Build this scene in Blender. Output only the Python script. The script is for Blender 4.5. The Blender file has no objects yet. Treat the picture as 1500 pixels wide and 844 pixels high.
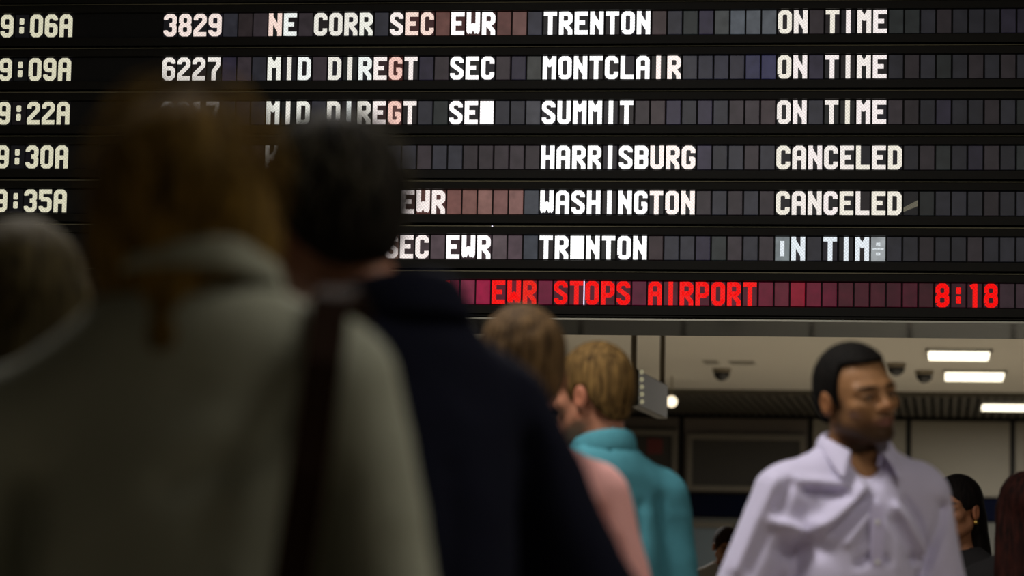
import bpy, math, random
import numpy as np
from mathutils import Matrix, Vector

# ---------------------------------------------------------------- camera, world, lights
YAW = 8.056                      # the lens looks this many degrees to the left of square-on to the board
CAM_Z = 1.20
col = bpy.context.scene.collection
cam_data = bpy.data.cameras.new('camera')
cam = bpy.data.objects.new('camera', cam_data); col.objects.link(cam)
cam_data.sensor_width = 36.0
cam_data.lens = 108.0
cam_data.clip_end = 200
cam_data.dof.use_dof = True
cam_data.dof.focus_distance = 12.38
cam_data.dof.aperture_fstop = 3.1
cam.matrix_world = (Matrix.Translation((0, 0, CAM_Z)) @ Matrix.Rotation(math.radians(YAW), 4, 'Z')
                    @ Matrix.Rotation(math.radians(90 + 5.393), 4, 'X') @ Matrix.Rotation(math.radians(1.1525), 4, 'Z'))
bpy.context.scene.camera = cam
vs = bpy.context.scene.view_settings
vs.view_transform = 'Standard'; vs.look = 'None'; vs.exposure = 0.0; vs.gamma = 1.0
vs.use_curve_mapping = False
world = bpy.data.worlds.new('world'); bpy.context.scene.world = world
world.use_nodes = True
world.node_tree.nodes['Background'].inputs[0].default_value = (0.9, 0.95, 1.0, 1)
world.node_tree.nodes['Background'].inputs[1].default_value = 0.02

def area(name, loc, sx, sy, power, color, rx=0.0, ry=0.0, rz=0.0, spread=180):
    d = bpy.data.lights.new(name, 'AREA'); d.shape = 'RECTANGLE'; d.size = sx; d.size_y = sy
    d.energy = power; d.color = color; d.spread = math.radians(spread)
    o = bpy.data.objects.new(name, d); col.objects.link(o)
    o.location = loc; o.rotation_euler = (math.radians(rx), math.radians(ry), math.radians(rz))
    return o
# unseen hall lamps added to light the people (their housings are built further down, at the same places)
ADDED_HALL_LIGHTS = [(-1.6, 6.15, 92, (1.0, 0.95, 0.90)), (1.0, 4.0, 40, (1.0, 0.94, 0.86)), (3.9, 2.8, 34, (1.0, 0.92, 0.76)), (-0.6, -1.6, 3.5, (1.0, 0.93, 0.82)),
               (-2.3, 8.6, 8, (1.0, 0.95, 0.88)), (3.6, 6.2, 8, (1.0, 0.93, 0.85))]
for x_, y_, p_, c_ in ADDED_HALL_LIGHTS:
    area('overhead_area_light', (x_, y_, 4.12), 0.56, 1.15, p_, c_)

def W(x, d, z=0.0):
    """lateral offset x and distance d in front of the lens -> world point"""
    a = math.radians(YAW)
    return Vector((x * math.cos(a) - d * math.sin(a), x * math.sin(a) + d * math.cos(a), z))

# ---------------------------------------------------------------- materials
def new_mat(name):
    m = bpy.data.materials.new(name); m.use_nodes = True
    nt = m.node_tree; b = nt.nodes['Principled BSDF']
    return m, nt, b
def N(nt, t, **kw):
    n = nt.nodes.new(t)
    for k, v in kw.items(): setattr(n, k, v)
    return n
def lin(*c):
    return tuple(((v / 255) / 12.92 if v / 255 <= 0.04045 else ((v / 255 + 0.055) / 1.055) ** 2.4) for v in c) + (1.0,)

def plain(name, c, rough=0.6, metal=0.0, noise=0.12, scale=8.0, bump=0.0, bscale=200.0, spec=0.5, stretch=(1, 1, 1), sheen=0.0):
    m, nt, b = new_mat(name)
    tc = N(nt, 'ShaderNodeTexCoord'); mp = N(nt, 'ShaderNodeMapping'); mp.inputs['Scale'].default_value = stretch
    nt.links.new(tc.outputs['Object'], mp.inputs['Vector'])
    nz = N(nt, 'ShaderNodeTexNoise'); nz.inputs['Scale'].default_value = scale; nz.inputs['Detail'].default_value = 4
    nt.links.new(mp.outputs[0], nz.inputs['Vector'])
    mix = N(nt, 'ShaderNodeMixRGB'); mix.inputs[1].default_value = tuple(v * (1 - noise) for v in c[:3]) + (1,)
    mix.inputs[2].default_value = tuple(min(1, v * (1 + noise)) for v in c[:3]) + (1,)
    nt.links.new(nz.outputs['Fac'], mix.inputs[0]); nt.links.new(mix.outputs[0], b.inputs['Base Color'])
    b.inputs['Roughness'].default_value = rough; b.inputs['Metallic'].default_value = metal
    b.inputs['Specular IOR Level'].default_value = spec
    if sheen: b.inputs['Sheen Weight'].default_value = sheen
    if bump:
        n2 = N(nt, 'ShaderNodeTexNoise'); n2.inputs['Scale'].default_value = bscale
        nt.links.new(mp.outputs[0], n2.inputs['Vector'])
        bp = N(nt, 'ShaderNodeBump'); bp.inputs['Strength'].default_value = bump; bp.inputs['Distance'].default_value = 0.004
        nt.links.new(n2.outputs['Fac'], bp.inputs['Height']); nt.links.new(bp.outputs[0], b.inputs['Normal'])
    return m

def emit_mat(name, c, strength):
    m, nt, b = new_mat(name)
    b.inputs['Base Color'].default_value = c
    b.inputs['Emission Color'].default_value = c
    b.inputs['Emission Strength'].default_value = strength
    return m

def painted(name, rough=0.5, bump=0.15, bscale=300.0):
    """skin: colour comes from the mesh's own colour attribute (lips, brows, stubble, painted eye-socket shade)"""
    m, nt, b = new_mat(name)
    at = N(nt, 'ShaderNodeVertexColor', layer_name='tone')
    tc = N(nt, 'ShaderNodeTexCoord'); nz = N(nt, 'ShaderNodeTexNoise'); nz.inputs['Scale'].default_value = 30
    nt.links.new(tc.outputs['Object'], nz.inputs['Vector'])
    mx = N(nt, 'ShaderNodeMixRGB', blend_type='MULTIPLY'); mx.inputs[0].default_value = 0.25
    nt.links.new(at.outputs['Color'], mx.inputs[1]); nt.links.new(nz.outputs['Fac'], mx.inputs[2])
    nt.links.new(mx.outputs[0], b.inputs['Base Color'])
    b.inputs['Roughness'].default_value = rough; b.inputs['Specular IOR Level'].default_value = 0.25
    b.inputs['Subsurface Weight'].default_value = 0.02
    b.inputs['Subsurface Radius'].default_value = (0.02, 0.008, 0.004)
    n2 = N(nt, 'ShaderNodeTexNoise'); n2.inputs['Scale'].default_value = bscale
    nt.links.new(tc.outputs['Object'], n2.inputs['Vector'])
    bp = N(nt, 'ShaderNodeBump'); bp.inputs['Strength'].default_value = bump; bp.inputs['Distance'].default_value = 0.002
    nt.links.new(n2.outputs['Fac'], bp.inputs['Height']); nt.links.new(bp.outputs[0], b.inputs['Normal'])
    return m

def hair_mat(name, dark, light, rough=0.5):
    m, nt, b = new_mat(name)
    tc = N(nt, 'ShaderNodeTexCoord'); mp = N(nt, 'ShaderNodeMapping'); mp.inputs['Scale'].default_value = (60, 60, 6)
    nt.links.new(tc.outputs['Object'], mp.inputs['Vector'])
    nz = N(nt, 'ShaderNodeTexNoise'); nz.inputs['Scale'].default_value = 1.6; nz.inputs['Detail'].default_value = 5
    nz.inputs['Distortion'].default_value = 0.6
    nt.links.new(mp.outputs[0], nz.inputs['Vector'])
    cr = N(nt, 'ShaderNodeValToRGB'); cr.color_ramp.elements[0].position = 0.35; cr.color_ramp.elements[1].position = 0.68
    cr.color_ramp.elements[0].color = dark; cr.color_ramp.elements[1].color = light
    nt.links.new(nz.outputs['Fac'], cr.inputs[0]); nt.links.new(cr.outputs[0], b.inputs['Base Color'])
    b.inputs['Roughness'].default_value = 0.75; b.inputs['Specular IOR Level'].default_value = 0.12
    bp = N(nt, 'ShaderNodeBump'); bp.inputs['Strength'].default_value = 0.7; bp.inputs['Distance'].default_value = 0.006
    nt.links.new(nz.outputs['Fac'], bp.inputs['Height']); nt.links.new(bp.outputs[0], b.inputs['Normal'])
    return m

def cell_mat():
    """back-lit display cell: a dim glow in the cell's own colour, uneven as old film is"""
    m, nt, b = new_mat('display_cell_glow')
    at = N(nt, 'ShaderNodeAttribute', attribute_type='OBJECT', attribute_name='cell_color')
    tc = N(nt, 'ShaderNodeTexCoord'); oi = N(nt, 'ShaderNodeObjectInfo')
    ad = N(nt, 'ShaderNodeVectorMath', operation='ADD')
    nt.links.new(tc.outputs['Object'], ad.inputs[0]); nt.links.new(oi.outputs['Location'], ad.inputs[1])
    nz = N(nt, 'ShaderNodeTexNoise'); nz.inputs['Scale'].default_value = 26; nz.inputs['Detail'].default_value = 5
    nt.links.new(ad.outputs[0], nz.inputs['Vector'])
    mr = N(nt, 'ShaderNodeMapRange'); mr.inputs['To Min'].default_value = 0.45; mr.inputs['To Max'].default_value = 1.5
    nt.links.new(nz.outputs['Fac'], mr.inputs['Value'])
    b.inputs['Base Color'].default_value = (0.012, 0.012, 0.014, 1); b.inputs['Roughness'].default_value = 0.35
    nt.links.new(at.outputs['Color'], b.inputs['Emission Color']); nt.links.new(mr.outputs[0], b.inputs['Emission Strength'])
    return m
def glyph_mat():
    m, nt, b = new_mat('lit_character')
    at = N(nt, 'ShaderNodeAttribute', attribute_type='OBJECT', attribute_name='glyph_color')
    tc = N(nt, 'ShaderNodeTexCoord'); oi = N(nt, 'ShaderNodeObjectInfo')
    ad = N(nt, 'ShaderNodeVectorMath', operation='ADD')
    nt.links.new(tc.outputs['Object'], ad.inputs[0]); nt.links.new(oi.outputs['Location'], ad.inputs[1])
    vals = []
    for rot in (38, -52):
        mp = N(nt, 'ShaderNodeMapping'); mp.inputs['Rotation'].default_value = (0, math.radians(rot), 0)
        nt.links.new(ad.outputs[0], mp.inputs['Vector'])
        wv = N(nt, 'ShaderNodeTexWave', bands_direction='X'); wv.inputs['Scale'].default_value = 34
        wv.inputs['Distortion'].default_value = 0.6
        nt.links.new(mp.outputs[0], wv.inputs['Vector']); vals.append(wv)
    mn = N(nt, 'ShaderNodeMath', operation='MINIMUM')
    nt.links.new(vals[0].outputs['Fac'], mn.inputs[0]); nt.links.new(vals[1].outputs['Fac'], mn.inputs[1])
    mr = N(nt, 'ShaderNodeMapRange'); mr.inputs['From Max'].default_value = 0.35
    mr.inputs['To Min'].default_value = 0.72; mr.inputs['To Max'].default_value = 1.0
    nt.links.new(mn.outputs[0], mr.inputs['Value'])
    b.inputs['Base Color'].default_value = (0.006, 0.006, 0.006, 1); b.inputs['Roughness'].default_value = 0.4
    nt.links.new(at.outputs['Color'], b.inputs['Emission Color']); nt.links.new(mr.outputs[0], b.inputs['Emission Strength'])
    return m

M = {}
M['black'] = plain('board_black', lin(27, 26, 21), 0.5, 0, 0.15, 5, 0.05, 60, 0.3)
M['vent'] = plain('vent_grey_paint', lin(150, 146, 136), 0.8)
M['lip'] = plain('row_lip_highlight', lin(150, 146, 120), 0.45, 0.3, 0.1, 4)
M['gap'] = plain('board_gap', lin(9, 9, 9), 0.7)
M['steel'] = plain('polished_steel', lin(124, 122, 114), 0.07, 1.0, 0.08, 3, 0.03, 12)
M['trim'] = plain('brushed_trim', lin(190, 188, 175), 0.38, 0.9, 0.05, 3)
M['cell'] = cell_mat(); M['glyph'] = glyph_mat()
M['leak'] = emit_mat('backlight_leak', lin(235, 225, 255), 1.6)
M['ceil'] = plain('ceiling_paint', lin(196, 192, 182), 0.85, 0, 0.04, 0.8)
M['hallceil'] = plain('hall_ceiling_tile', lin(120, 117, 108), 0.9, 0, 0.05, 1)
M['slat'] = plain('dark_ceiling_slat', lin(74, 69, 58), 0.55, 0.2, 0.1, 3)
M['dark'] = plain('dark_void', lin(22, 20, 18), 0.8)
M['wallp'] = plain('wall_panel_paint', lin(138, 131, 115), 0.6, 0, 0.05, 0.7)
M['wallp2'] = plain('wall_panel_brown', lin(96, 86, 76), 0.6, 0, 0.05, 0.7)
M['wallg'] = plain('wall_grey_paint', lin(98, 97, 90), 0.7, 0, 0.08, 1.5)
M['navyband'] = plain('navy_band_paint', lin(6, 11, 32), 0.85, 0, 0.08, 1, spec=0.1)
M['caseframe'] = plain('case_frame_metal', lin(108, 101, 88), 0.5, 0.3, 0.05, 3)
M['caseface'] = plain('case_dark_face', lin(40, 35, 24), 0.45, 0, 0.3, 1.2)
M['red'] = plain('dull_red_notice', lin(96, 26, 20), 0.6)
M['paleblue'] = plain('pale_blue_glass_screen', lin(100, 112, 118), 0.4, 0, 0.1, 2)
M['floor'] = plain('terrazzo_floor', lin(165, 156, 140), 0.35, 0, 0.25, 60)
M['sidewall'] = plain('hall_side_wall', lin(110, 104, 94), 0.7, 0, 0.06, 1)
M['lamp'] = emit_mat('lamp_diffuser', lin(255, 246, 220), 2.6)
M['lampadded'] = emit_mat('added_lamp_diffuser', lin(255, 244, 225), 1.5)
M['bulb'] = emit_mat('bulb_glass', lin(255, 238, 205), 1.6)
M['bead'] = emit_mat('indicator_glass', lin(190, 184, 150), 0.45)
M['fixture'] = plain('fixture_white_metal', lin(190, 188, 180), 0.5)
M['pole'] = plain('grey_pole_metal', lin(128, 118, 100), 0.5, 0.4)
M['signgrey'] = plain('sign_grey_back', lin(64, 60, 52), 0.6, 0, 0.06, 3)
M['dome'] = plain('black_dome_plastic', lin(10, 10, 10), 0.2)

# ---------------------------------------------------------------- object helpers
def tag(o, label=None, cat=None, group=None, kind=None):
    if label: o['label'] = label
    if cat: o['category'] = cat
    if group: o['group'] = group
    if kind: o['kind'] = kind
    return o
def empty(name, loc=(0, 0, 0), rz=0.0, parent=None):
    o = bpy.data.objects.new(name, None); col.objects.link(o); o.empty_display_size = 0.1
    o.location = loc; o.rotation_euler = (0, 0, rz)
    if parent: o.parent = parent
    return o
class MB:
    def __init__(s): s.v = []; s.f = []; s.m = []
    def poly(s, pts, mi=0):
        n = len(s.v); s.v += [tuple(p) for p in pts]; s.f.append(tuple(range(n, n + len(pts)))); s.m.append(mi)
    def box(s, x0, x1, y0, y1, z0, z1, mi=0, bev=0.0):
        if bev <= 0:
            n = len(s.v)
            s.v += [(x, y, z) for x in (x0, x1) for y in (y0, y1) for z in (z0, z1)]
            for f in ((0, 1, 3, 2), (4, 6, 7, 5), (0, 4, 5, 1), (2, 3, 7, 6), (0, 2, 6, 4), (1, 5, 7, 3)):
                s.f.append(tuple(n + i for i in f)); s.m.append(mi)
        else:   # eight-sided in plan of the front face: chamfered edges towards -Y
            n = len(s.v); b = bev
            for (y, c) in ((y1, 0), (y0 + b, 0), (y0, b)):
                s.v += [(x0 + c, y, z0 + c), (x1 - c, y, z0 + c), (x1 - c, y, z1 - c), (x0 + c, y, z1 - c)]
            for r in (0, 4):
                for i in range(4):
                    s.f.append((n + r + i, n + r + (i + 1) % 4, n + r + 4 + (i + 1) % 4, n + r + 4 + i)); s.m.append(mi)
            s.f.append((n + 8, n + 9, n + 10, n + 11)); s.m.append(mi)
            s.f.append((n + 3, n + 2, n + 1, n)); s.m.append(mi)
    def lathe(s, prof, seg=16, cx=0, cy=0, mi=0):
        n = len(s.v)
        for r, z in prof:
            for i in range(seg):
                a = 2 * math.pi * i / seg; s.v.append((cx + r * math.cos(a), cy + r * math.sin(a), z))
        for k in range(len(prof) - 1):
            for i in range(seg):
                j = (i + 1) % seg
                s.f.append((n + k * seg + i, n + k * seg + j, n + (k + 1) * seg + j, n + (k + 1) * seg + i)); s.m.append(mi)
        s.f.append(tuple(n + i for i in range(seg))[::-1]); s.m.append(mi)
        s.f.append(tuple(n + (len(prof) - 1) * seg + i for i in range(seg))); s.m.append(mi)
    def mesh(s, name, mats):
        me = bpy.data.meshes.new(name); me.from_pydata(s.v, [], s.f)
        for m in mats: me.materials.append(m)
        me.polygons.foreach_set('material_index', s.m); me.update()
        return me
    def build(s, name, mats, parent=None, loc=(0, 0, 0), smooth=False):
        if not isinstance(mats, (list, tuple)): mats = [mats]
        me = s.mesh(name, mats)
        if smooth: me.polygons.foreach_set('use_smooth', [True] * len(me.polygons))
        return link(name, me, parent, loc)
def link(name, me, parent=None, loc=(0, 0, 0)):
    o = bpy.data.objects.new(name, me); col.objects.link(o); o.location = loc
    if parent: o.parent = parent
    return o
def struct(name, mb, mat, loc=(0, 0, 0)):
    o = mb.build(name, mat, None, loc); o['kind'] = 'structure'; return o
def tube(path, radii, seg=10, flat=1.0, closed=False):
    """tube through points; returns verts, faces"""
    P = [Vector(p) for p in path]; V = []; F = []; up = Vector((0, 0, 1))
    for i, p in enumerate(P):
        t = (P[min(i + 1, len(P) - 1)] - P[max(i - 1, 0)]).normalized()
        a = t.cross(up)
        if a.length < 1e-3: a = t.cross(Vector((0, 1, 0)))
        a.normalize(); b = t.cross(a).normalized(); r = radii[i] if hasattr(radii, '__len__') else radii
        for k in range(seg):
            an = 2 * math.pi * k / seg
            V.append(p + a * (r * math.cos(an)) + b * (r * flat * math.sin(an)))
    for i in range(len(P) - 1):
        for k in range(seg):
            j = (k + 1) % seg; F.append((i * seg + k, i * seg + j, (i + 1) * seg + j, (i + 1) * seg + k))
    F.append(tuple(range(seg))[::-1]); F.append(tuple((len(P) - 1) * seg + k for k in range(seg)))
    return V, F

# ================================================================ the setting
BY = 12.052                      # plane of the display cells
HX0, HX1 = -9.0, 9.0
b = MB(); b.box(HX0, 14, -6, 40, -0.1, 0.0); struct('floor', b, M['floor'])
b = MB(); b.box(HX0, HX1, -6, BY - 0.03, 4.2, 4.3); struct('ceiling', b, M['hallceil'])
b = MB(); b.box(HX0 - 0.1, HX0, -6, 40, 0, 4.2); struct('wall_left', b, M['sidewall'])
b = MB(); b.box(14, 14.1, BY + 0.75, 40, 0, 4.2); struct('wall_right_concourse', b, M['sidewall'])
b = MB(); b.box(HX1, HX1 + 0.1, -6, BY + 0.75, 0, 4.2); struct('wall_right', b, M['sidewall'])
b = MB(); b.box(HX0, HX1, -6.1, -6, 0, 4.2); struct('wall_rear', b, M['sidewall'])

# concourse beyond the board: painted ceiling, lowered slatted strip, panelled end wall
CZ = 3.20
b = MB(); b.box(HX0, 14, BY + 0.78, 32.0, CZ, CZ + 0.1); struct('ceiling_concourse', b, M['ceil'])
b = MB(); b.box(HX0, 14, 32.0, 36.0, CZ + 0.06, CZ + 0.16); struct('ceiling_slatted_bay', b, M['dark'])
b = MB(); b.box(HX0, 14, 31.96, 32.0, CZ - 0.05, CZ + 0.06); struct('trim_1', b, M['slat'])
sl = MB(); x = -4.0
while x < 12.0:
    sl.box(x, x + 0.06, 32.0, 35.9, CZ - 0.045, CZ - 0.005); x += 0.095
o = sl.build('ceiling_slats', M['slat']); tag(o, kind='structure')

wall = MB(); wall.box(HX0, 14, 36.08, 36.2, 0, 4.2); wall = struct('wall_back', wall, M['dark'])
pj = lambda px, d: (px - 750) / 4500.0 * d      # lateral offset at distance d of an image column
def wx(px, Y):                                   # world x on the plane y = Y
    a = math.radians(YAW); u = (px - 750) / 4500.0
    d = Y / (u * math.sin(a) + math.cos(a))
    return u * d * math.cos(a) - d * math.sin(a)
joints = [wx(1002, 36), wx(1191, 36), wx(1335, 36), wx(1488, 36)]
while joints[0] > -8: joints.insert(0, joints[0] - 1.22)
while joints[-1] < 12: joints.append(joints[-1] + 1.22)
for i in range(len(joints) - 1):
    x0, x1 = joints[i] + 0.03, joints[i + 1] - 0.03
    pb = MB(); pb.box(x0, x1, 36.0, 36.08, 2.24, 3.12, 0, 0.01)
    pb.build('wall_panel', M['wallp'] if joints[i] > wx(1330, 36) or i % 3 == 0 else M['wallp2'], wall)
    pb = MB(); pb.box(x0, x1, 36.0, 36.08, 0.12, 1.95, 0, 0.01); pb.build('wall_panel', M['wallg'], wall)
b = MB(); b.box(HX0, 14, 35.96, 36.08, 1.96, 2.22, 0, 0.01); b.build('dado_band', M['navyband'], wall)
b = MB(); b.box(HX0, 14, 35.95, 36.02, 0, 0.12); struct('baseboard_back', b, M['dark'])

def display_case(px0, px1, z0, z1, label, red=False):
    x0, x1 = wx(px0, 35.9), wx(px1, 35.9); t = 0.06
    e = empty('display_case', ((x0 + x1) / 2, 35.96, z0)); tag(e, label, 'display case')
    w = (x1 - x0) / 2; h = z1 - z0
    fr = MB(); fr.box(-w, w, -0.08, 0.02, 0, t); fr.box(-w, w, -0.08, 0.02, h - t, h)
    fr.box(-w, -w + t, -0.08, 0.02, t, h - t); fr.box(w - t, w, -0.08, 0.02, t, h - t); fr.build('frame', M['caseframe'], e)
    f = MB(); f.box(-w + t, w - t, -0.03, 0.0, t, h - t); f.build('display_face', M['caseface'], e)
    if red:
        f = MB(); f.box(w - t - 0.30, w - t - 0.12, -0.045, -0.03, h - t - 0.22, h - t - 0.04); tag(f.build('notice', M['red'], e), 'small dull red notice')
    return e
display_case(880, 997, 2.26, 2.96, 'dark wall display case with a red notice, beyond the man in teal', True)
display_case(1011, 1184, 2.26, 2.92, 'wide dark wall display case between the teal shirt and the lavender shirt')
b = MB(); b.box(-0.32, 0.32, -0.06, 0, 0, 0.78, 0, 0.01); fx = wx(1040, 35.9)
e = empty('ticket_window', (fx, 35.99, 1.05)); tag(e, 'pale blue grey window panel under the navy wall band', 'window panel')
b.build('screen', M['paleblue'], e)
b = MB(); b.box(-0.38, -0.32, -0.08, 0, -0.04, 0.82); b.box(0.32, 0.38, -0.08, 0, -0.04, 0.82); b.box(-0.38, 0.38, -0.08, 0, 0.78, 0.84); b.build('frame', M['caseframe'], e)

def troffer(name, x, y, z, sx, sy, mat, label, group=None):
    e = empty(name, (x, y, z)); tag(e, label, 'ceiling light', group)
    f = MB(); t = 0.02
    f.box(-sx, sx, -sy, -sy + t, -0.03, 0); f.box(-sx, sx, sy - t, sy, -0.03, 0)
    f.box(-sx, -sx + t, -sy, sy, -0.03, 0); f.box(sx - t, sx, -sy, sy, -0.03, 0); f.build('frame', M['fixture'], e)
    d = MB(); d.box(-sx + t, sx - t, -sy + t, sy - t, -0.022, -0.004); d.build('diffuser', mat, e)
    return e
def at_px(px, py, z):            # world x, y of a point at height z seen at that pixel
    dy = (846.9 + (px - 750) * 0.0201) - py
    d = (z - CAM_Z) * 4500.0 / dy
    xr = (px - 750) + (py - 422) * 0.0201
    return W(xr / 4500.0 * d, d, z)
for px, py, lab, wdt, dp in ((1406, 518, 'glowing ceiling light nearest under the departure board', 0.275, 0.55),
                    (1428.5, 549, 'glowing ceiling light in the middle of the three, behind the pair of domes', 0.29, 0.62)):
    p = at_px(px, py, CZ); troffer('ceiling_light', p.x, p.y, CZ - 0.001, wdt, dp, M['lamp'], lab)
    area('overhead_area_light', (p.x, p.y, CZ - 0.05), 0.5, 1.1, 92, (1.0, 0.95, 0.88))
p = at_px(1478, 595, CZ - 0.045); troffer('ceiling_light', p.x, p.y, CZ - 0.045, 0.30, 0.62, M['lamp'], 'farthest glowing ceiling light, set in the dark slatted bay at the right edge')
area('overhead_area_light', (p.x, p.y, CZ - 0.1), 0.5, 1.1, 66, (1.0, 0.97, 0.92))
area('overhead_area_light', (-3.2, 22, CZ - 0.1), 0.56, 1.15, 165, (1.0, 0.97, 0.92)); area('overhead_area_light', (5.4, 24, CZ - 0.1), 0.56, 1.15, 210, (1.0, 0.95, 0.88))  # unseen extra lamps without housings, added to brighten the concourse
for k, (x_, y_, p_, c_) in enumerate(ADDED_HALL_LIGHTS):  # housings for the added hall lamps, out of view
    troffer('ceiling_light', x_, y_, 4.2, 0.30, 0.60, M['lampadded'], 'added unseen ceiling light over the waiting people, above the view', 'added hall lights above the waiting people')

for px, py, lab in ((1058, 541, 'black camera dome on the ceiling, left of the man in lavender'), (1314, 533, 'black camera dome right beside the head of the man in lavender'),
                    (1355, 544, 'black camera dome between the lavender shirt man and the ceiling lights')):
    p = at_px(px, py, CZ); e = empty('dome_camera', (p.x, p.y, CZ)); tag(e, lab, 'security camera')
    r = 0.078
    m_ = MB(); m_.lathe([(r * 1.12, 0), (r * 1.12, -0.02), (r * 1.02, -0.035)], 20); m_.build('base_ring', M['pole'], e)
    m_ = MB(); m_.lathe([(r * math.cos(a), -0.035 - r * 1.05 * math.sin(a)) for a in [i * math.pi / 2 / 7 for i in range(7)]] + [(0.004, -0.035 - r * 1.05)], 20)
    m_.build('dome', M['dome'], e, smooth=True)
for px, py, sx, sy in ((1042, 531, 0.07, 0.22), (1088, 532, 0.12, 0.2)):
    p = at_px(px, py, CZ); e = empty('ceiling_vent', (p.x, p.y, CZ)); tag(e, 'small flat grey ceiling vent' + (' left of and in front of the dome' if px < 1050 else ' right of the dome, in front of it'), 'vent')
    v = MB(); v.box(-sx, sx, -sy, sy, -0.006, 0); v.build('plate', M['vent'], e)
    v = MB()
    for q in range(5): v.box(-sx * 0.85, sx * 0.85, -sy * 0.9 + q * sy * 0.4, -sy * 0.9 + q * sy * 0.4 + sy * 0.1, -0.010, -0.006)
    v.build('louvre', M['vent'], e)

# hanging sign seen from behind its edge, on two poles
p0 = W(pj(931, 18.0), 18.0, 2.22); p1 = W(pj(973, 19.35), 19.35, 2.22)
ang = math.atan2(p1.y - p0.y, p1.x - p0.x); ln = (p1 - p0).length
e = empty('hanging_sign', (p0.x, p0.y, 2.22), ang); tag(e, 'grey overhead sign hung on two poles, right of the fair haired man', 'hanging sign')
b = MB(); b.box(-0.02, ln + 0.06, -0.03, 0.03, 0, 0.215, 0, 0.008); b.build('sign_panel', M['signgrey'], e)
for q in (0.0, ln):
    V_, F_ = tube([(q, 0, 0.215), (q, 0, 0.6), (q, 0, CZ - 2.22)], 0.018, 10); m_ = MB(); m_.v = V_; m_.f = F_; m_.m = [0] * len(F_); m_.build('pole', M['pole'], e, smooth=True)
for q in range(5):
    m_ = MB(); r = 0.014
    m_.lathe([(0.003, -r), (r * .7, -r * .7), (r, 0), (r * .7, r * .7), (0.003, r)], 10)
    m_.build('indicator_lamp', M['bead'], e, (0.02 + 0.01 * q, -0.045, 0.20 - 0.043 * q), smooth=True)
for px, lab in ((984, 'bright round globe lamp right of the hanging sign'), (936, 'round globe lamp close against the fair haired man\'s nape')):
    d = 30.0; z = CAM_Z + (847 - 589.5 + (px - 750) * 0.02) / 4500 * d
    p = W(pj(px - 3.4 + 6.7, d), d, z); e = empty('globe_lamp', p); tag(e, lab, 'lamp')
    r = 0.055; m_ = MB(); m_.lathe([(0.003, -r)] + [(r * math.cos(a), r * math.sin(a)) for a in [math.radians(t) for t in range(-70, 80, 20)]] + [(0.003, r)], 16)
    m_.build('globe', M['bulb'], e, smooth=True)
    m_ = MB(); m_.lathe([(0.008, r - 0.005), (0.008, CZ - z)], 8); m_.build('stem', M['pole'], e)

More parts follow.
